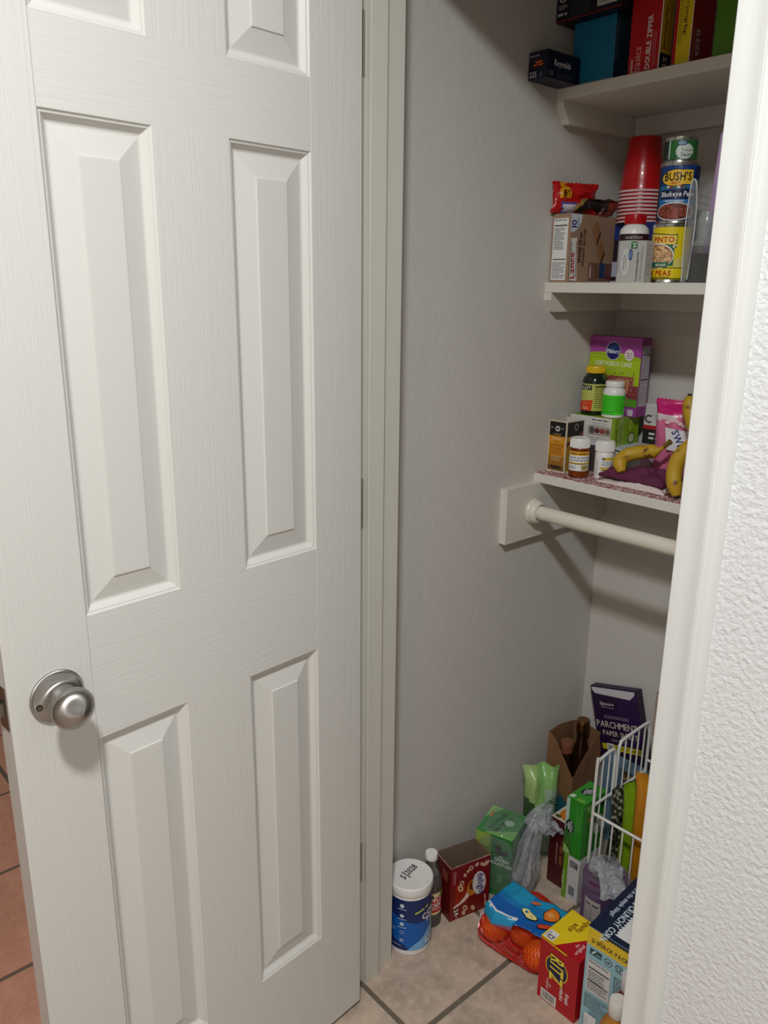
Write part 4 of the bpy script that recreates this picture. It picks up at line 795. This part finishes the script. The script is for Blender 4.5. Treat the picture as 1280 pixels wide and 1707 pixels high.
bt = thing('carrier_bag', 'grey translucent carrier bag knotted around the green coffee box', 'bag', tuple(c.o.location[:2]) + (0.0,), GZ)
def ridge(v, s): return 1 - abs(noise.noise(v * s))
def crumple_blob(name, loc_, sc_, m, parent, seed, amp=.25, fold=3.0, sub=5, zmin=None, shape=None):
    bm = bmesh.new(); bmesh.ops.create_icosphere(bm, subdivisions=sub, radius=1)
    for v in bm.verts:
        d = v.co.normalized(); q = d + Vector((seed, seed * .7, 0)); k = 1 + amp * (ridge(q, fold) - .7) + amp * .45 * (ridge(q, fold * 2.4) - .7)
        if shape: d = shape(d)
        v.co = Vector((d.x * sc_[0] * k + loc_[0], d.y * sc_[1] * k + loc_[1], d.z * sc_[2] * k + loc_[2]))
        if zmin is not None: v.co.z = max(zmin, v.co.z)
    return obj(name, bm, m, parent, True, 3.0)
def boxy(d):
    e = 5.0; s_ = (abs(d.x) ** e + abs(d.y) ** e + abs(d.z) ** e) ** (-1 / e); return d * s_
crumple_blob('bag_film', (0.006, 0, .0885), (0.0545, 0.0580, .0885), GREY, bt, 2.0, .07, 2.2, 5, .0004, boxy)
GREY2 = film('grey_bag_gathered', (206, 208, 214), 0.36, 0.10, 1.0, 40, 0.010, 1.0)
def pleats(name, base, rx, ry, z0, ztip, m, parent, seed, npl=11, amp=.22):
    bm = bmesh.new(); NA, NZ2 = 120, 44; rows = []
    for k in range(NZ2 + 1):
        v = k / NZ2; w_ = .62 + .38 * math.sin(PI * min(1, v * 1.5)) if v < .5 else .62 + .38 * math.sin(PI * .75) - (v - .5) / .5 * .50
        row = []
        for i in range(NA):
            a = 2 * PI * i / NA; q = Vector((math.cos(a) * 1.2 + seed, math.sin(a) * 1.2, v * 1.6))
            f = 1 + amp * (abs(math.sin(npl * a / 2 + 2.2 * noise.noise(q) + v * 1.1)) - .5) * (.35 + .9 * v) + .22 * noise.noise(q * 1.7)
            cx = base[0] + (ztip[0] - base[0]) * v ** 2.2; cy = base[1] + (ztip[1] - base[1]) * v ** 2.2
            row.append(bm.verts.new((cx + rx * w_ * f * math.cos(a), cy + ry * w_ * f * math.sin(a), z0 + (ztip[2] - z0) * v + .004 * noise.noise(q * 3))))
        rows.append(row)
    for p_, q_ in zip(rows, rows[1:]):
        for i in range(NA): bm.faces.new((p_[i], p_[(i + 1) % NA], q_[(i + 1) % NA], q_[i]))
    return obj(name, bm, m, parent, True, 2.4)
pleats('gathered_film', (0.060, -0.012), .034, .050, .001, (0.074, 0.038, .176), GREY2, bt, 5.0, 6, .42)
pleats('knot', (0.074, 0.044), .030, .034, .152, (0.084, 0.070, .204), GREY2, bt, 9.0, 5, .5)
o = pillow('handle', 0.050, 0.062, 0.014, GREY2, bt, seed=31, crumple=.012, seal=.2, zig=False); o.location = (0.078, 0.044, .158); o.rotation_euler = (math.radians(60), math.radians(40), math.radians(60))
# net of oranges
OR = [(0.106, 0.336, .0310), (0.160, 0.374, .0320), (0.219, 0.345, .0315), (0.132, 0.444, .0330), (0.200, 0.436, .0325), (0.087, 0.398, .0295)]
on_ = ['orange at the front left of the red net bag', 'small orange in the middle of the red net bag, under the blue label', 'orange at the right of the red net bag beside the red cracker box', 'orange at the back of the red net bag near the carrier bag', 'orange at the back right of the red net bag behind the blue label', 'orange at the far left of the red net bag near the creamer box']
om = mat('orange_peel', (232, 104, 14), .42, var=.08, vscale=60, bump=.5, bscale=420, bdist=.0008)
for (x_, y_, r), lb in zip(OR, on_):
    t = thing('orange', lb, 'orange', (x_, y_, .0012), random.uniform(0, 3), 'oranges in the red net bag')
    n = 14; prof = [(0, 0)] + [(r * math.sin(PI * k / n) * (1.02 if 3 < k < 11 else 1), r * .96 * (1 - math.cos(PI * k / n))) for k in range(1, n)] + [(.0035, r * 1.915), (0, r * 1.90)]
    o = lathe('peel', prof, om, t, 32, angle=3.0); lathe('stem_button', [(0, r * 1.895), (.0024, r * 1.90), (.0020, r * 1.935), (0, r * 1.94)], mat('orange_button', (120, 130, 60), .8), t, 8)
cen = Vector((0.152, 0.388, .036)); NS = 700; nor = []
for i in range(NS): z_ = 1 - 2 * (i + .5) / NS; a = i * 2.399963; q = math.sqrt(1 - z_ * z_); nor.append(Vector((q * math.cos(a), q * math.sin(a), z_)))
sup = [max((Vector((x_, y_, r)) - cen).dot(nn) + r * 1.03 + .0022 for x_, y_, r in OR) for nn in nor]
def hull_r(d): return min(h_ / max(1e-6, nn.dot(d)) for nn, h_ in zip(nor, sup) if nn.dot(d) > .12)
t = thing('net_bag', 'red plastic net bag of oranges with a blue label, on the tiles', 'bag', (cen.x, cen.y, 0))
NU, NV = 92, 36; V = []; F = []
for j in range(1, NV):
    th_ = PI * j / NV
    for i in range(NU):
        ph = 2 * PI * (i + .5 * (j % 2)) / NU; d = Vector((math.sin(th_) * math.cos(ph), math.sin(th_) * math.sin(ph), math.cos(th_))); r = hull_r(d)
        q = d * r; z_ = q.z + cen.z
        if z_ < .035: k = 1 + .13 * (1 - z_ / .035) * max(0, -math.sin(ph + .5)) ; q.x *= k; q.y *= k
        q += d * .0015 * noise.noise(d * 9); V.append((q.x, q.y, max(.0012, q.z + cen.z)))
for j in range(NV - 2):
    for i in range(NU):
        a = j * NU; b = (j + 1) * NU; 
        if j % 2 == 0: F.append((a + i, a + (i + 1) % NU, b + i)) ; F.append((a + (i + 1) % NU, b + (i + 1) % NU, b + i))
        else: F.append((a + i, a + (i + 1) % NU, b + (i + 1) % NU)); F.append((a + i, b + (i + 1) % NU, b + i))
nm = mat('red_net', (214, 44, 36), .18, spec=1.0, coat=.6)
bm = bmesh.new(); vs = [bm.verts.new(v) for v in V]
for f in F: bm.faces.new([vs[i] for i in f])
bm.verts.index_update()   # keep only the slanting strands: a diamond mesh
hor = [e for e in bm.edges if (e.verts[0].index // NU) == (e.verts[1].index // NU)]
bmesh.ops.dissolve_edges(bm, edges=hor, use_verts=False)
o = obj('net', bm, nm, t, False); o['kind'] = 'stuff'
wf = o.modifiers.new('strands', 'WIREFRAME'); wf.thickness = 0.0017; wf.use_even_offset = False
# blue film label draped over the net
lab = []; NU_, NV_ = 40, 22; Vv = []; Ff = []
keys = [((.078, .322), (.080, .425)), ((.112, .308), (.110, .424)), ((.142, .318), (.138, .420)), ((.168, .335), (.162, .425)), ((.198, .345), (.188, .448)), ((.228, .360), (.212, .462))]
def lp_(u):
    f = u * (len(keys) - 1); i = min(int(f), len(keys) - 2); f -= i; f = f * f * (3 - 2 * f)
    L_ = lambda a, b: (a[0] + (b[0] - a[0]) * f, a[1] + (b[1] - a[1]) * f); return L_(keys[i][0], keys[i + 1][0]), L_(keys[i][1], keys[i + 1][1])
def lab_pt(u, v, lift=0.0):
    a, b = lp_(u); x_, y_ = a[0] + (b[0] - a[0]) * v, a[1] + (b[1] - a[1]) * v
    z_ = .0775 + .010 * math.sin(PI * min(1, u * 1.3)) * v + .010 * (1 - u) * v + .003 * noise.noise(Vector((u * 5, v * 4, 3))) - .012 * max(0, u - .8) / .2
    if v < .16 and u < .52: k = (.16 - v) / .16; z_ -= .020 * k * k; y_ += .006 * k
    return Vector((x_ - cen.x, y_ - cen.y, z_ + lift))
bm = bmesh.new(); T = {}; B = {}
for i in range(NU_ + 1):
    for j in range(NV_ + 1): T[i, j] = bm.verts.new(lab_pt(i / NU_, j / NV_)); B[i, j] = bm.verts.new(lab_pt(i / NU_, j / NV_, -.0005))
for i in range(NU_):
    for j in range(NV_): bm.faces.new((T[i, j], T[i + 1, j], T[i + 1, j + 1], T[i, j + 1])); bm.faces.new((B[i, j], B[i, j + 1], B[i + 1, j + 1], B[i + 1, j]))
for i in range(NU_): bm.faces.new((B[i, 0], B[i + 1, 0], T[i + 1, 0], T[i, 0])); bm.faces.new((B[i + 1, NV_], B[i, NV_], T[i, NV_], T[i + 1, NV_]))
for j in range(NV_): bm.faces.new((B[0, j + 1], B[0, j], T[0, j], T[0, j + 1])); bm.faces.new((B[NU_, j], B[NU_, j + 1], T[NU_, j + 1], T[NU_, j]))
lo = obj('label', bm, ink_gloss((18, 96, 178)), t, True, 2.0); tag(lo, 'blue plastic label with orange print')
def uv_of(c_):
    best = min(((c_.x - q.x) ** 2 + (c_.y - q.y) ** 2, u, v) for u, v, q in UVS); return best[1], best[2]
UVS = [(i / 40, j / 22, lab_pt(i / 40, j / 22)) for i in range(41) for j in range(23)]
lo.data.materials.append(ink_gloss((34, 150, 196))); lo.data.materials.append(ink_gloss((226, 226, 228))); lo.data.materials.append(ink_gloss((24, 122, 186)))
for pl in lo.data.polygons:
    u, v = uv_of(pl.center)
    if u < .52 and v > .62: pl.material_index = 1
    elif u > .60 and v > .80: pl.material_index = 1
    elif v > .48: pl.material_index = 3
    if u < .55 and .15 < v < .20: pl.material_index = 2
    elif u < .52 and v <= .15: pl.material_index = 1
p = Print(); p.ell(14, 0, 24, 10, BLACK, rot=-.35); p.ell(13, 1, 22, 8.4, (236, 222, 140), rot=-.35); p.ell(12, 1.5, 14, 4, (18, 96, 178), rot=-.3); p.ell(54, 22, 19, 20, BLACK); p.ell(54, 22, 17, 18, (236, 130, 40)); p.ell(54, 22, 9, 9, (244, 170, 90)); p.poly(rounded(36, 13, 6), BLACK); p.items[-1] = ([(x_ * .8 + 66 - y_ * .6, y_ * .8 - 14 + x_ * .6) for x_, y_ in p.items[-1][0]],) + p.items[-1][1:]; p.poly([(x_ * .8 + 66 - y_ * .6, y_ * .8 - 14 + x_ * .6) for x_, y_ in rounded(32, 9.5, 4.5)], (214, 72, 40)); p.ell(10, 36, 14, 5, (214, 110, 60), rot=.3)
p.build('label_print', t, lambda x_, y_, l: lab_pt(min(.985, .535 + .44 * x_ / 76), .20 + .66 * (y_ + 22) / 64, .0006 + l * 4), seglen=4)
# white net tie clip at the left
box('bag_tag', -.092, -.088, -.052, -.030, .0012, .034, mat('white_tag', (210, 206, 204), .5), t, .001)
# cracker stack box (red)
c = Carton('cracker_box', 'red cracker box with a yellow top standing at the front of the floor', 'box', 0.2640, 0.2890, 0, 0.0930, 0.1060, 0.1500, (176, 14, 30))
p = Print(); p.ell(43, 97, 27, 29, YEL); p.ell(43, 97, 25, 27, (22, 26, 70)); p.text('RITZ', 26, 128, 35, (22, 20, 40), -90, sx=.56, shear=.12); p.text('RITZ', 27.5, 126.5, 32, (240, 214, 60), -90, sx=.60, shear=.12)
p.text('fresh', 68, 58, 9, (240, 226, 226), -90, shear=.2, sx=.9); p.text('stacks', 55, 62, 9, (240, 226, 226), -90, shear=.2, sx=.85); p.text('original', 22, 62, 6.5, (232, 214, 214), -90, shear=.2, bold=0); p.text('the', 29, 52, 5, (232, 214, 214), -90, shear=.2, bold=0); p.rect(10, 4, 38, 25, (222, 218, 214))
rd = random.Random(3); a = 13
while a < 45: w_ = rd.uniform(.5, 1.5); p.rect(a, 8, w_, 18, (70, 60, 60)); p.n -= 1; a += w_ + rd.uniform(.5, 1.4)
p.n += 1; p.poly([(0, 150), (66, 150), (62, 146), (3, 148)], YEL); c.front(p)
p = Print(); p.rect(0, 0, 93, 106, (178, 14, 30)); p.poly([(0, 0), (34, 0), (70, 60), (70, 74), (88, 84), (78, 104), (0, 106)], (236, 204, 26)); p.rect(3, 3, 22, 26, (232, 228, 222)); p.text('12', 22, 6, 12, (60, 26, 80), 90); p.lines(6, 6, 20, 2, 4, (90, 70, 110), 1.4, 4, 90); p.text('size', 34, 52, 12, (120, 60, 20), 90, sx=.95); p.text('family', 48, 62, 12, (120, 60, 20), 90, sx=.9); p.text('original', 78, 10, 8, (240, 220, 220), 90, shear=.2, bold=0); p.text('the', 68, 26, 6, (240, 220, 220), 90, shear=.2, bold=0); c.top(p)
# snack pack box
NV1 = (20, 32, 60); LB = (150, 190, 200)
c = Carton('snack_box', 'tall pale blue crunchy corn snack box with a navy top beside the red cracker box', 'box', 0.3655, 0.2950, 0, 0.1750, 0.190, 0.2430, LB, rz=math.radians(3.5))
p = Print(); p.rect(0, 0, 175, 243, LB); p.rect(0, 204, 175, 39, (226, 190, 40)); p.rect(30, 238, 145, 5, NV1)
for i in range(24): p.poly([(30 + i * 6, 238), (33 + i * 6, 235.4), (36 + i * 6, 238)], NV1); p.n -= 1
p.n += 1; p.text('21 SNACK PACKS', 9, 212, 9, (30, 28, 40), sx=.80); p.rect(8, 184, 26, 14, (40, 70, 80)); p.poly([(11, 188), (15, 186), (22, 196), (19, 197)], (190, 220, 210)); p.text('GMO', 21, 187, 4, LB)
for cx in (47, 70, 90): p.ell(cx, 189, 8.6, 8.6, (34, 56, 74)); p.ell(cx, 189, 7.2, 7.2, LB)
p.text('GF', 47, 186, 6, (34, 56, 74), align='C'); p.text('U', 70, 184.5, 9.5, (34, 56, 74), align='C'); p.text('50', 90, 186, 6, (34, 56, 74), align='C'); p.nutrition(6, 98, 50, 76, 5, (206, 204, 204)); p.lines(62, 168, 26, 8, 5, (40, 76, 92), 1.6, 7); p.rect(86, 150, 6, 26, (200, 206, 90))
p.lines(6, 90, 56, 7, 5, (44, 84, 100), 1.5, 8); p.lines(20, 54, 48, 4, 6, (60, 100, 116), 1.4, 9); p.rect(10, 4, 26, 42, (222, 222, 220)); p.lines(16, 36, 22, 3, 5, (120, 120, 120), 1.2, 3, -90); p.text('2g', 50, 16, 11, (40, 76, 92), 60); c.front(p)
p = Print(); p.rect(0, 0, 175, 190, NV1); pts = [(52, 14)]; rd = random.Random(12)
for i in range(26): pts.append((46 + (i % 2) * 5 + rd.uniform(-1.5, 1.5) + (i > 14) * (i - 14) * 1.6, 16 + i * 4.2))
p.poly(pts + [(110, 126), (175, 126), (175, 14)], (226, 226, 228)); p.text('CORNOS CRUNCHY CORN', 31, 172, 13, (206, 222, 230), -90, sx=.78); p.text('love in the simple things!', 14, 168, 9, (196, 210, 222), -90, sx=.84); c.top(p)
# amber and red bottles at the very front right
def squat(label, x_, y_, r, h, col, capcol, lk):
    t = thing('syrup_bottle', label, 'bottle', (x_, y_, 0), 0, 'syrup bottles by the doorway')
    lathe('glass', [(0, .001), (r * .86, 0), (r, .004), (r, h * .62), (r * .93, h * .72), (r * .66, h * .80), (r * .46, h * .84), (r * .44, h * .88), (0, h * .88)], mat(lk, col, .12, coat=.6, spec=.6), t, 40)
    lathe('cap', [(0, h * .86), (r * .50, h * .86), (r * .54, h * .87), (r * .54, h * .985), (r * .48, h), (0, h)], mat('cap_%d' % capcol[0], capcol, .35), t, 36)
    p = Print(); p.rect(-26, h * 150, 52, h * 330, (226, 206, 150)); p.lines(-18, h * 420, 36, 4, h * 60, (120, 70, 20), 2, 6); p.cyl('label_print', t, r + .0002, 0, fa(x_, y_))
squat('small amber syrup bottle with a white cap, in front of the snack box', 0.4880, 0.2120, .0300, .222, (176, 112, 30), (214, 208, 200), 'amber_syrup')
squat('dark red syrup bottle behind the amber syrup bottle', 0.4760, 0.2640, .0265, .232, (104, 30, 24), (196, 194, 196), 'red_syrup')
# purple canister in a grey bag
KX, KY_ = 0.2700, 0.5030
t = thing('powder_canister', 'purple powder canister with a white facts label, inside a knotted grey bag', 'canister', (KX, KY_, 0.0012))
lathe('canister', [(0, 0), (.044, 0), (.0470, .002), (.0470, .160), (.0460, .164), (0, .164)], mat('purple_label', (92, 40, 104), .4, var=.08, vscale=25), t, 56); lathe('lid', [(0, .164), (.0475, .164), (.0485, .166), (.0485, .180), (.0470, .183), (0, .183)], mat('plum_lid', (86, 34, 84), .35), t, 56)
p = Print(); p.rect(-44, 6, 40, 136, (206, 200, 192)); p.lines(-40, 128, 32, 1, 4, (50, 40, 50), 4.5, 3); p.frame(-42, 30, 36, 92, 1, (90, 80, 80)); p.lines(-40, 114, 32, 14, 6, (110, 100, 100), 1.2, 5); p.rect(-24, 30, 1, 92, (110, 100, 100)); p.rect(8, 40, 50, 36, (60, 90, 150)); p.text('G', 26, 52, 12, (130, 170, 210)); p.lines(4, 110, 50, 6, 5, (150, 110, 140), 1.2, 6); p.cyl('label_print', t, .0472, 0, fa(KX, KY_))
bt = thing('carrier_bag', 'grey translucent carrier bag knotted around the purple canister', 'bag', (KX, KY_, 0.0))
G3 = film('smoky_bag_film', (170, 168, 174), 0.15, 0.15, 0.8, 26, 0.006)
crumple_blob('bag_film', (0, 0, .096), (.0555, .0555, .096), G3, bt, 12.0, .07, 2.2, 5, .0004, lambda d: Vector((d.x, d.y, 0)).normalized() * min(1, (Vector((d.x, d.y, 0)).length * 1.7) ** .6) + Vector((0, 0, math.copysign(abs(d.z) ** .55, d.z))) if Vector((d.x, d.y, 0)).length > 1e-4 else Vector((0, 0, d.z)))
pleats('knot', (0.002, -.002), .036, .034, .186, (0.012, -.014, .238), GREY2, bt, 15.0, 9, .35)
o = pillow('handle', .060, .075, .014, GREY2, bt, seed=41, crumple=.009, seal=.2, zig=False); o.location = (.014, -.016, .222); o.rotation_euler = (math.radians(112), 0, math.radians(48))
# dark red box, white box with green edge and coffee pod box on it
c = Carton('pantry_box', 'dark maroon box with a food photo on top, behind the grey carrier bag', 'box', 0.0665, 0.5780, 0, 0.0560, 0.070, 0.1830, (74, 22, 24))
p = Print(); p.rect(0, 0, 56, 183, (76, 20, 22)); p.lines(40, 62, 54, 1, 4, (120, 80, 44), 9, 3, 90); p.ell(42, 128, 6, 7, (120, 80, 44)); p.ell(42, 128, 4, 5, (76, 20, 22)); p.lines(24, 60, 60, 1, 4, (190, 170, 160), 2, 4, 90); p.lines(48, 100, 24, 2, 4, (200, 90, 90), 2, 3, 90); p.rect(44, 20, 6, 24, (200, 186, 170)); c.front(p)
p = Print(); p.rect(0, 0, 56, 70, (196, 190, 176)); p.ell(30, 36, 24, 28, (190, 110, 30)); p.ell(32, 40, 18, 20, (214, 140, 50)); p.ell(12, 12, 8, 6, (60, 70, 30)); c.top(p)
c = Carton('pantry_box', 'white box with a lime green edge under the green coffee pod box', 'box', 0.1245, 0.5580, 0, 0.0450, 0.085, 0.1270, (208, 208, 206))
p = Print(); p.rect(0, 0, 13, 127, (112, 160, 40)); p.lines(4, 20, 60, 1, 4, (200, 220, 160), 2.4, 3, 90); p.rect(18, 96, 22, 18, (70, 70, 72)); p.lines(20, 110, 18, 4, 4, (206, 206, 204), 1.6, 3); p.rect(20, 20, 16, 24, (120, 124, 134)); c.front(p)
c = Carton('coffee_box', 'green coffee pod box stacked on the white box beside the wire basket', 'box', 0.1215, 0.5560, 0.1284, 0.0480, 0.090, 0.1490, (44, 140, 36))
p = Print(); p.rect(0, 0, 48, 149, (44, 136, 36)); p.rect(0, 60, 9, 89, (176, 200, 190)); p.poly([(0, 60), (12, 90), (18, 40), (26, 0), (0, 0)], (60, 110, 40)); p.poly([(0, 0), (0, 24), (14, 14), (20, 0)], (150, 190, 110)); coffee_logo(p, 14, 76, .82, 90); p.lines(30, 70, 70, 4, 4, (120, 190, 90), .8, 5, 90); c.front(p)
p = Print(); p.rect(0, 0, 90, 149, (44, 130, 36)); p.rect(20, 96, 44, 9, (214, 110, 60)); p.poly([(10, 140), (60, 140), (44, 112), (20, 120)], (120, 170, 80)); p.ell(64, 70, 20, 26, (190, 200, 190)); c.side(p)
p = Print(); p.rect(0, 0, 48, 90, (48, 146, 38)); coffee_logo(p, 24, 52, .92, 62); p.poly([(2, 2), (14, 8), (12, 20), (2, 16)], (200, 220, 190)); p.poly([(20, 2), (44, 4), (40, 16), (24, 14)], (110, 170, 60)); c.top(p)
# light green chip bag by the wall
t = thing('chip_bag', 'pale green snack bag leaning by the left wall behind the carrier bag', 'bag', (-0.006, 0.6300, 0.0005), math.radians(50))
o = pillow('bag', .092, .256, .050, ink_gloss((130, 176, 100)), t, seed=51, crumple=.011, seal=.05, pv=5, lean=.06)
paint_regions(o, [((160, 190, 120), lambda x, z, y: x < -.012 and z > .12), ((150, 176, 150), lambda x, z, y: x > .005 and z < .20), ((60, 90, 50), lambda x, z, y: x < -.018 and .11 < z < .17)])
p = Print(); p.lines(0, 60, 40, 8, 7, (40, 66, 40), 2.2, 5, 30); p.on('bag_print', t, (0.004, -.0290, .110), (1, 0, 0), (0, .03, 1)); 
# brown paper bag with two bottles
PAPER = mat('kraft_paper', (128, 92, 60), .85, var=.10, vscale=30, bump=.5, bscale=60, bdist=.003)
t = thing('paper_bag', 'crumpled brown paper bag holding two bottles in the back left corner', 'bag', (-0.0075, 0.760, 0))
X0, X1, Y0, Y1 = -.0425, .0440, -.058, .062; per = []
def edge(a, b, n): return [(a[0] + (b[0] - a[0]) * i / n, a[1] + (b[1] - a[1]) * i / n) for i in range(n)]
per = edge((X0, Y0), (X1, Y0), 16) + edge((X1, Y0), (X1, Y1), 20) + edge((X1, Y1), (X0, Y1), 16) + edge((X0, Y1), (X0, Y0), 20); N = len(per); NZ = 22
def rim(i):
    f = i / N * 72
    ks = [(0, .312), (4, .300), (9, .262), (14, .226), (16, .214), (18, .228), (24, .262), (30, .284), (36, .302), (44, .308), (52, .304), (60, .312), (66, .318), (72, .312)]
    for (a, za), (b, zb_) in zip(ks, ks[1:]):
        if a <= f <= b: return za + (zb_ - za) * (f - a) / (b - a)
    return .31
bm = bmesh.new(); O = []; I = []
for k in range(NZ + 1):
    ro, ri = [], []
    for i, (a, b) in enumerate(per):
        h_ = (rim(i) + .003 * noise.noise(Vector((i * .9, 2, 0)))) * k / NZ; v = k / NZ; q = Vector((a * 30, b * 30, h_ * 18)); s_ = 1 + .05 * (noise.noise(q) * (0.3 + v)) - .06 * v * v
        ro.append(bm.verts.new((a * s_, b * s_, h_ + .0006))); ri.append(bm.verts.new((a * s_ * .985, b * s_ * .985, h_ + .0008)))
    O.append(ro); I.append(ri)
for k in range(NZ):
    for i in range(N):
        j = (i + 1) % N; bm.faces.new((O[k][i], O[k][j], O[k + 1][j], O[k + 1][i])); bm.faces.new((I[k][j], I[k][i], I[k + 1][i], I[k + 1][j]))
for i in range(N): j = (i + 1) % N; bm.faces.new((O[NZ][i], O[NZ][j], I[NZ][j], I[NZ][i]))
bm.faces.new(O[0][::-1]); bm.faces.new(I[0])
pb = obj('paper', bm, PAPER, t, True, .6); pb.data.materials.append(mat('teal_print', (16, 92, 104), .8))
for pl in pb.data.polygons:
    cc = pl.center
    if cc.y < Y0 * .9 and (cc.x - .010) ** 2 / .034 ** 2 + (cc.z - .075) ** 2 / .075 ** 2 < 1: pl.material_index = 1
def wine(label, x_, y_, h, cap):
    b_ = thing('glass_bottle', label, 'bottle', (x_, y_, 0.0016), 0, 'bottles in the paper bag')
    lathe('glass', [(0, 0), (.024, 0), (.0255, .003), (.0255, h * .60), (.022, h * .72), (.0135, h * .82), (.0130, h * .90), (0, h * .90)], mat('brown_glass', (38, 20, 12), .08, coat=.5), b_, 36)
    lathe('cap', [(0, h * .895), (.0165, h * .895), (.0172, h * .90), (.0165, h * .915), (.0172, h * .925), (.0165, h * .94), (.0170, h * .95), (.0168, h * .99), (.0155, h), (0, h)], cap, b_, 36)
wine('bottle with a dull brown cap at the front of the paper bag', -0.0105, 0.7330, .290, mat('brown_cap', (120, 74, 54), .5))
wine('bottle with a ringed bronze cap at the back of the paper bag', -0.0030, 0.7890, .334, mat('bronze_cap', (134, 100, 66), .3, 1.0))
# pale blue box and parchment paper box at the back wall
c = Carton('pantry_box', 'pale blue box with a nut photo low against the back wall', 'box', 0.0450, 0.8180, 0, 0.120, 0.044, 0.232, (96, 124, 150))
p = Print(); p.rect(0, 0, 120, 232, (98, 126, 152)); p.rect(64, 196, 50, 30, (70, 56, 44)); bean_pile(p, 88, 208, 24, 14, (190, 160, 110), (90, 66, 44), 26, 4, 3.4); p.lines(66, 168, 44, 2, 18, (26, 42, 74), 9, 3); p.rect(0, 0, 120, 120, (120, 160, 180)); c.front(p)
A = math.radians(-15.0)
c = Carton('parchment_box', 'dark purple parchment paper box leaning against the back wall', 'box', 0, 0, 0, 0.140, 0.026, 0.402, (44, 20, 62))
c.o.rotation_euler = (0, A, 0); c.o.location = (0.0590 + .070 * math.cos(A), 0.8850, .0005 + .070 * math.sin(-A) * 1.0)
p = Print(); p.rect(0, 0, 140, 402, (40, 20, 58)); p.rect(80, 260, 60, 142, (50, 22, 70)); p.poly([(3, 399), (135, 399), (133, 390), (118, 376), (12, 382), (4, 390)], (206, 202, 206)); p.text('Signature', 22, 352, 9, (226, 222, 222), bold=0, shear=.2, sx=.9); p.lines(26, 345, 40, 1, 4, (170, 160, 170), 1.6, 3); p.lines(30, 322, 76, 2, 5, (180, 170, 180), 1.4, 4)
p.text('PARCHMENT', 4, 290, 18, (226, 216, 196), sx=.86, bold=0); p.text('PAPER SHEETS', 20, 268, 14, (226, 216, 196), sx=.86, bold=0); p.lines(44, 258, 50, 2, 4, (170, 160, 170), 1.2, 6); p.rect(12, 228, 124, 16, (206, 190, 30)); p.rect(27, 222, 22, 24, (214, 212, 214)); p.text('50', 38, 230, 10, (40, 36, 44), align='C'); p.text('PRE-CUT SHEETS', 54, 232, 8, (60, 56, 20), sx=.86); p.lines(24, 210, 60, 2, 6, (170, 160, 170), 1.4, 8); c.front(p)
p = Print(); p.rect(0, 0, 26, 402, (34, 16, 48)); c.side(p)
# white wire basket
WIRE = mat('white_wire', (226, 226, 222), .3, coat=.3)
BX0, BX1, BY0, BY1 = 0.1775, 0.470, 0.5800, 0.800
t = thing('wire_basket', 'white coated wire basket holding snack bags at the back of the floor', 'basket', (BX0, BY0, 0))
def wire(name, pts, r): return tube(name, [(a - BX0, b - BY0, z_) for a, b, z_ in pts], r, WIRE, t, 8)
def loop(x_, ya, yb, zlo, zhi, r=.0038):
    c_ = .014; return wire('side_frame', smooth_path([(x_, ya, zlo), (x_, ya, zhi - c_ * 2), (x_, ya + c_ * .35, zhi - c_ * .45), (x_, ya + c_ * 1.3, zhi), (x_, yb - c_ * 1.2, zhi + .004), (x_, yb - c_ * .3, zhi - c_ * .35), (x_, yb, zhi - c_ * 2), (x_, yb, .262)], 6), r)
for x_ in (BX0, BX1):
    loop(x_, BY0, .6540, .004, .390); loop(x_, .6660, BY1, .262, .404)
    wire('side_rail', [(x_, BY0, .272), (x_, BY1, .270)], .0034); wire('corner_post', [(x_, BY1, .004), (x_, BY1, .30)], .0038); wire('side_rail', [(x_, BY0, .030), (x_, BY1, .030)], .0034)
    for y_ in (.604, .630, .694, .722, .750, .777): wire('side_wire', [(x_, y_, .030), (x_, y_, .393 if y_ < .65 else .406)], .0021)
for y_, zt_ in ((BY0, .252), (BY1, .300)):
    wire('cross_rail', [(BX0, y_, zt_), (BX1, y_, zt_)], .0036); wire('cross_rail', [(BX0, y_, .030), (BX1, y_, .030)], .0034)
    for i in range(1, 11): a = BX0 + (BX1 - BX0) * i / 11; wire('upright_wire', [(a, y_, .030), (a, y_, zt_)], .0021)
for i in range(1, 11): a = BX0 + (BX1 - BX0) * i / 11; wire('base_wire', [(a, BY0, .030), (a, BY1, .030)], .0021)
def rbag(label, x_, y_, rz, W, H, T, col, seed, rules=(), lean=0):
    t = thing('chip_bag', label, 'bag', (x_, y_, .0345), math.radians(rz), 'snack bags in the wire basket')
    o = pillow('bag', W, H, T, ink_gloss(col), t, seed=seed, crumple=.009, seal=.05, pv=5, lean=lean)
    if rules: paint_regions(o, rules)
rbag('lime green snack bag in the wire basket', 0.2480, 0.6800, 66, .120, .300, .050, (124, 160, 24), 61)
rbag('golden orange snack bag at the front of the wire basket', 0.3080, 0.6300, 20, .110, .355, .045, (186, 122, 20), 62)
rbag('dark patterned snack bag against the left side of the wire basket', 0.1970, 0.6750, 88, .110, .270, .018, (52, 50, 40), 63, [((150, 150, 130), lambda x, z, y: (int(x * 160) + int(z * 160)) % 3 == 0)])
rbag('red snack bag behind the golden orange bag', 0.3300, 0.7200, 30, .110, .372, .045, (178, 34, 26), 64, [((206, 176, 40), lambda x, z, y: z < .26)])
